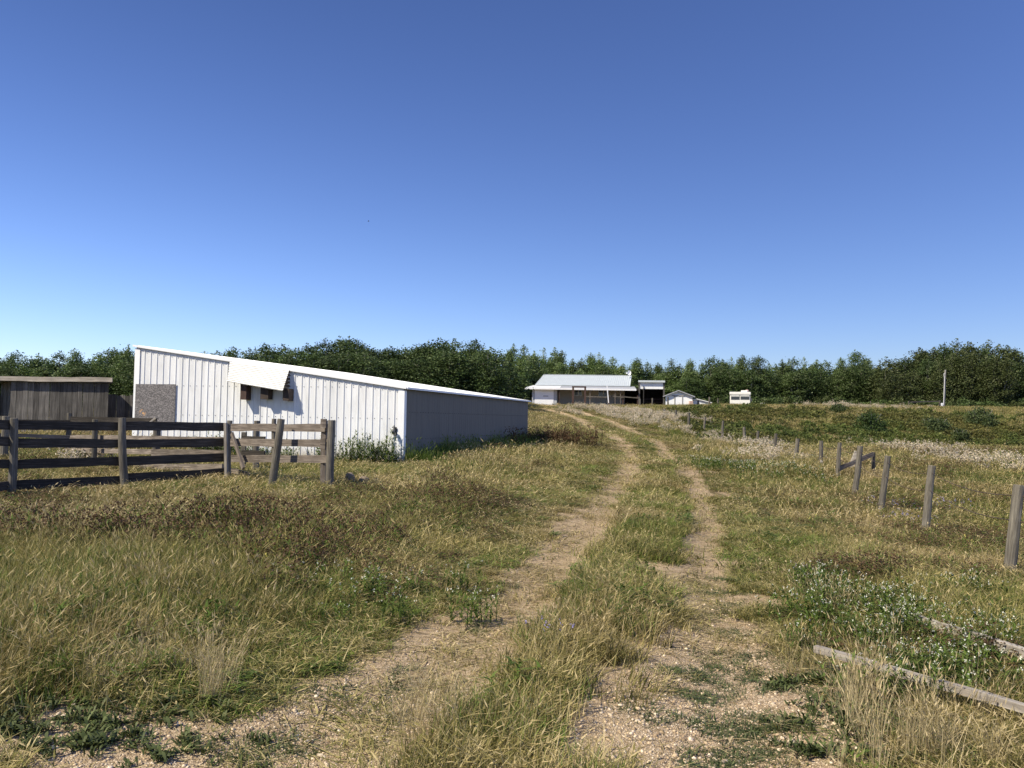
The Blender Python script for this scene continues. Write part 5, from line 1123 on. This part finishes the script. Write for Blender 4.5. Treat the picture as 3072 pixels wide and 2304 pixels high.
x = np.concatenate([t[0] for t in TX]); y = np.concatenate([t[1] for t in TX]); k = ~blocked(x, y) & (dist_line(x, y, RW) > .9); x, y = x[k], y[k]; n = len(x); s = np.interp(y, [10, 40, 100], [.65, .8, .9])*RNG.uniform(.7, 1.15, n)
scatter('fluffy_thistles', 'beige fluffy thistle heads massed along the fence line and the ridge', 'thistles', tc, x, y, s, RNG.uniform(0, 6.28, n), zs=s*.85)
# 7 white and purple flowers
wf = [stalks('white_flower_%d' % i, M['weed'], M['white_fl'], 10, .16, .26, 1, .007, 5, leaves=12, lw=.013, spread=.010, flat=True) for i in range(4)]
def at_pts(lst, sx=.0):
    X, Y_ = [], []
    for (px, py, n, rx, ry) in lst:
        c = ray_hit(px, py); X.append(c[0] + RNG.normal(0, rx, n)); Y_.append(c[1] + RNG.normal(0, ry, n))
    return np.concatenate(X), np.concatenate(Y_)
x, y = at_pts([(*cr(1100,760), 9, .3, .28), (*cr(1300,730), 10, .35, .3), (*cr(1500,850), 15, .45, .4), (*cr(1700,930), 17, .45, .4), (*cr(1900,1050), 17, .45, .4), (*cr(2100,1150), 16, .35, .35), (*cr(1800,1200), 10, .3, .2), (*cr(1020,600), 10, .15, .15), (*cr(1820,640), 8, .15, .15), (1000,1770, 9, .5, .4), (1050,1830, 7, .4, .3), (920,1750, 4, .4, .3),
               (*c2(1000,860), 26, .5, .3), (*c2(860,900), 18, .4, .3), (*c1(1500,930), 20, 1.0, .4), (*c1(1700,930), 20, .8, .4), (*c4(330,950), 34, 1.2, 1.4), (*c4(500,960), 26, 1.1, 1.3), (*c4(600,900), 16, 1.1, 1.2)])
k = ~blocked(x, y); x, y = x[k], y[k]; n = len(x); s = np.interp(y, [3, 10, 20, 40], [1, 1.1, 1.5, 2.0])*RNG.uniform(.8, 1.2, n)
scatter('white_wildflowers', 'low white wildflowers over the fallen boards and along the fence', 'wildflowers', wf, x, y, s, RNG.uniform(0, 6.28, n), zs=s*np.interp(y, [3, 12, 30], [1, 1.1, .9]))
pf_ = [stalks('purple_flower_%d' % i, M['weed'], M['purple_fl'], 4, .12, .3, 2, .009, 5, leaves=4, lw=.012, spread=.03) for i in range(2)]
x, y = at_pts([(*cr(1400,80), 10, .25, .3), (*cr(1470,170), 10, .25, .3), (520,1780, 3, .1, .1), (775,1765, 3, .08, .08), (840,1795, 3, .08, .08), (1650,1980, 2, .1, .08), (2860,1540, 8, .25, .3)]); n = len(x); s = RNG.uniform(.8, 1.2, n)
scatter('purple_asters', 'pale purple asters beside the fence posts and in the meadow', 'wildflowers', pf_, x, y, s, RNG.uniform(0, 6.28, n))
yf_ = [stalks('yellow_flower_0', M['weed'], M['yellow_fl'], 4, .1, .42, 1, .012, 5, leaves=3, lw=.012, spread=.01)]
x, y = at_pts([(760,1740, 5, .3, .2), (800,1680, 5, .3, .2), (720,1770, 4, .3, .2), (2700,1650, 4, .5, .4)]); n = len(x)
scatter('yellow_flowers', 'few small yellow flowers in the left meadow', 'wildflowers', yf_, x, y, np.ones(n), RNG.uniform(0, 6.28, n))
# 8 broad-leaved weeds and creeping mats on the gravel
def rosette(name, m, nl, L_, w, rng=RNG, up=.5):
    V = []; Fq = []; T = []
    for i in range(nl):
        a = rng.uniform(0, 6.283); l = L_*rng.uniform(.5, 1.15); ww = w*rng.uniform(.7, 1.2); d = np.array([math.cos(a), math.sin(a), 0]); s = np.array([-d[1], d[0], 0]); u = rng.uniform(.1, up); n0 = len(V); ti = rng.random(); b = np.array([rng.normal(0, .03), rng.normal(0, .03), 0])
        for t, wq in ((0, .15), (.3, .8), (.65, 1), (1, .1)):
            c = b + d*l*t + np.array([0, 0, l*u*(t-.55*t*t)*1.6 + .004]); V += [c-s*ww*wq/2, c+s*ww*wq/2]; T += [ti, ti]
        for j in range(3): Fq.append((n0+2*j, n0+2*j+1, n0+2*j+3, n0+2*j+2))
    return bpy.data.objects.new(name, fast_mesh(name, V, Fq, m, {'tint': (T, 'POINT', 'FLOAT')}))
rs = [rosette('rosette_%d' % i, M['weed2'], 26, .060, .017, up=1.4) for i in range(3)]
x, y = at_pts([(100,2150, 50, .35, .22), (300,2200, 50, .35, .2), (520,2120, 30, .2, .12), (330,2260, 30, .35, .1), (60,2060, 40, .25, .2), (20,2200, 30, .3, .2), (700,2150, 8, .1, .1), (*cr(1230,1330), 26, .2, .12), (*cr(1330,1400), 24, .2, .1), (*cr(1130,1400), 20, .2, .1), (*cr(1450,1560), 16, .25, .1), (*cr(1250,1600), 16, .25, .05), (*cr(850,1130), 16, .12, .06), (*cr(1380,1230), 14, .2, .08), (*cr(1600,1500), 20, .3, .1), (*cr(2000,1450), 24, .3, .1)])
n = len(x); scatter('broadleaf_weeds', 'dark broad-leaved weeds along the gravel at both lower corners', 'weeds', rs, x, y, RNG.uniform(.45, 1.0, n), RNG.uniform(0, 6.28, n), zs=RNG.uniform(.5, 1.3, n))
km = [clump('knotweed_%d' % i, M['mat'], 60, .10, .05, .010, lean=1.6, seg=2) for i in range(3)]
MT = [(*cr(420,1545), 30), (*cr(350,1600), 14), (*cr(550,1380), 30), (*cr(640,1400), 26), (*cr(720,1400), 14), (*cr(650,1065), 10), (*cr(385,1120), 10), (*cr(310,1010), 12), (*cr(240,925), 14), (*cr(350,800), 14), (*cr(560,690), 16), (*cr(320,690), 14), (*cr(420,640), 12), (*cr(350,560), 14), (*cr(470,570), 12), (*cr(330,480), 10), (*cr(50,1040), 8), (*cr(60,1180), 10), (*cr(790,1150), 20), (*cr(1190,60), 3), (*cr(200,1400), 4),
      (790,2220, 22), (760,2290, 10), (1190,2050, 10), (1300,2030, 7), (2030,2010, 14), (2020,2070, 10), (1960,2140, 14), (1400,1870, 8), (1540,1750, 6), (1250,1990, 5), (900,2070, 6), (1100,2110, 6), (1150,2150, 6), (*cr(700,970), 24), (*cr(820,1010), 14)]
x, y = at_pts([(a_, b_, n_, .10 + .012*n_**.5, .05 + .008*n_**.5) for a_, b_, n_ in MT]); n = len(x)
scatter('knotweed_mats', 'low dark green mats creeping over the gravel ruts', 'weeds', km, x, y, RNG.uniform(.6, 1.2, n), RNG.uniform(0, 6.28, n), zs=RNG.uniform(.5, 1.2, n))
# 9 tall leafy weeds against the shed and thistly plant at its corner
tw = [stalks('tall_weed_%d' % i, M['weed'], M['white_fl'], 9, .25, 1.0, 5, .016, 5, leaves=16, lw=.035, spread=.05, w=.008, side=1) for i in range(3)]
X_, Y_ = [], []
for s0, s1, n_ in ((LEN-2.2, LEN-.2, 26), (LEN-5.5, LEN-2.2, 16), (2.5, LEN-5, 26)):
    s = RNG.uniform(s0, s1, n_); t = RNG.uniform(-.9, -.25, n_); q = O2 + s[:, None]*ex + t[:, None]*ey; X_.append(q[:, 0]); Y_.append(q[:, 1])
x, y = np.concatenate(X_), np.concatenate(Y_); n = len(x)
scatter('tall_white_weeds', 'tall straggly weeds with whitish heads against the steel shed front', 'weeds', tw, x, y, RNG.uniform(.6, .95, n), RNG.uniform(0, 6.28, n), zs=RNG.uniform(.35, .95, n)*np.where(np.arange(n) < 26, 1.1, .8))
# rank growth along the shaded side wall
rg = [clump('rank_grass_%d' % i, M['green'], 40, .2, .8, .014, lean=.35, heads=8, head_w=.014, head_l=.12) for i in range(3)]
n = 330; s = RNG.uniform(0, DEP+2, n); t = np.abs(RNG.normal(0, .5, n)) + .12; q = O2 + (LEN+t)[:, None]*ex + s[:, None]*ey; x, y = q[:, 0], q[:, 1]
scatter('rank_grass', 'rank dark grass along the shaded side wall of the steel shed', 'grass', rg, x, y, RNG.uniform(.8, 1.3, n), RNG.uniform(0, 6.28, n), zs=RNG.uniform(.5, 1.1, n)*np.exp(-t*.5))
dk = [stalks('dock_%d' % i, M['brown'], M['brown'], 8, .25, 1.0, 9, .03, 6, leaves=6, lw=.04, spread=.07, w=.012, side=1) for i in range(2)]
q = np.array([O2 + (LEN+a)*ex + b*ey for a, b in [(.5,13.5),(.9,14.2),(1.3,14.8),(1.8,15.2),(.8,15),(2.2,14.6),(1.5,14),(2.8,15.4),(.4,10.5)]]); q = np.repeat(q, 4, 0) + RNG.normal(0, .3, (36, 2)); n = len(q)
scatter('dock_weeds', 'rusty brown dock plants at the far corner of the steel shed', 'weeds', dk, q[:, 0], q[:, 1], RNG.uniform(.7, 1.1, n), RNG.uniform(0, 6.28, n), zs=RNG.uniform(.6, 1.1, n))
# 10 low shrubs covering the hollow and far bank
def dome(name, m, rng=RNG):
    me = shrub_mesh(420, .9, .9, .55, .085, m, rng); return bpy.data.objects.new(name, me)
bk = [dome('bank_dome_%d' % i, M['bankg']) for i in range(4)]
nb = 8200; y = RNG.uniform(46, 98, nb); x = RNG.uniform(10, 78, nb); k = (x > 12 + (y-46)*.10) & (x < .70*y+6); x, y = x[k], y[k]
cover = .12 + .88*sstep(.36, .50, fbm(x, y, 7, 3, 31.) + .10*sstep(95, 70, y)); e = env(x, y); edge = sstep(2.5, 5, dist_line(x, y, RW))*sstep(94, 87, y)
dfence = np.interp(y, [46, 63, 82, 98], [11.5, 13.5, 16, 20]); k = (RNG.random(len(x)) < cover*edge*(.25+.75*(x > dfence+.5))) & (x > dfence-1); x, y = x[k], y[k]; n = len(x)
s = RNG.uniform(.45, 1.15, n)
scatter('bank_scrub', 'low green scrub covering the hollow and the far bank', 'scrub', bk, x, y, s, RNG.uniform(0, 6.28, n), zs=s*RNG.uniform(.6, 1.2, n))
ud = [bpy.data.objects.new('under_%d' % i, shrub_mesh(700, 1.3, 1.0, 1.4, .12, M['weed2' if i == 1 else 'leaf_dark'], RNG)) for i in range(3)]
X_, Y_ = [], []
for xd in np.arange(-120, 2330, 7):
    Yz = zone(xd)[0]; 
    for r_ in range(2): Yj = Yz - 8 + RNG.uniform(-1, 3) + (4 if 1130 < xd < 1470 else 0); p = ray(*d2(xd, 870)); X_.append(p[0]*Yj); Y_.append(Yj)
x, y = np.array(X_), np.array(Y_); k = ~blocked(x, y); x, y = x[k], y[k]; n = len(x)
scatter('undergrowth', 'dark undergrowth at the foot of the tree line', 'undergrowth', ud, x, y, RNG.uniform(.7, 1.2, n), RNG.uniform(0, 6.28, n), zs=RNG.uniform(.5, 1.3, n))
# 11 loose stones on the bare gravel
def pebble(name):
    V = []; n1, n2 = 3, 6
    for i in range(n1+1):
        for j in range(n2):
            th = math.pi*i/n1; ph = 2*math.pi*j/n2; r = RNG.uniform(.75, 1.15); V.append((r*math.sin(th)*math.cos(ph), r*.8*math.sin(th)*math.sin(ph), .6*r*math.cos(th)))
    Fq = [(i*n2+j, (i+1)*n2+j, (i+1)*n2+(j+1) % n2, i*n2+(j+1) % n2) for i in range(n1) for j in range(n2)]
    return bpy.data.objects.new(name, fast_mesh(name, V, Fq, M['pebble'], {'tint': (np.full(len(V), RNG.random()), 'POINT', 'FLOAT')}))
pb = [pebble('pebble_%d' % i) for i in range(6)]
x, y = candidates([3600, 900, 0, 0, 0, 0, 0]); bare, grv = bare_masks(x, y); x, y = keep(x, y, grv*sstep(.35, .8, bare)); n = len(x)
scatter('gravel_stones', 'loose pinkish gravel stones in the wheel ruts', 'gravel', pb, x, y, RNG.gamma(3.0, .0017, n)*np.interp(y, [1, 8], [.95, 1.4]), RNG.uniform(0, 6.28, n), (RNG.normal(0, .3, n), RNG.normal(0, .3, n)))
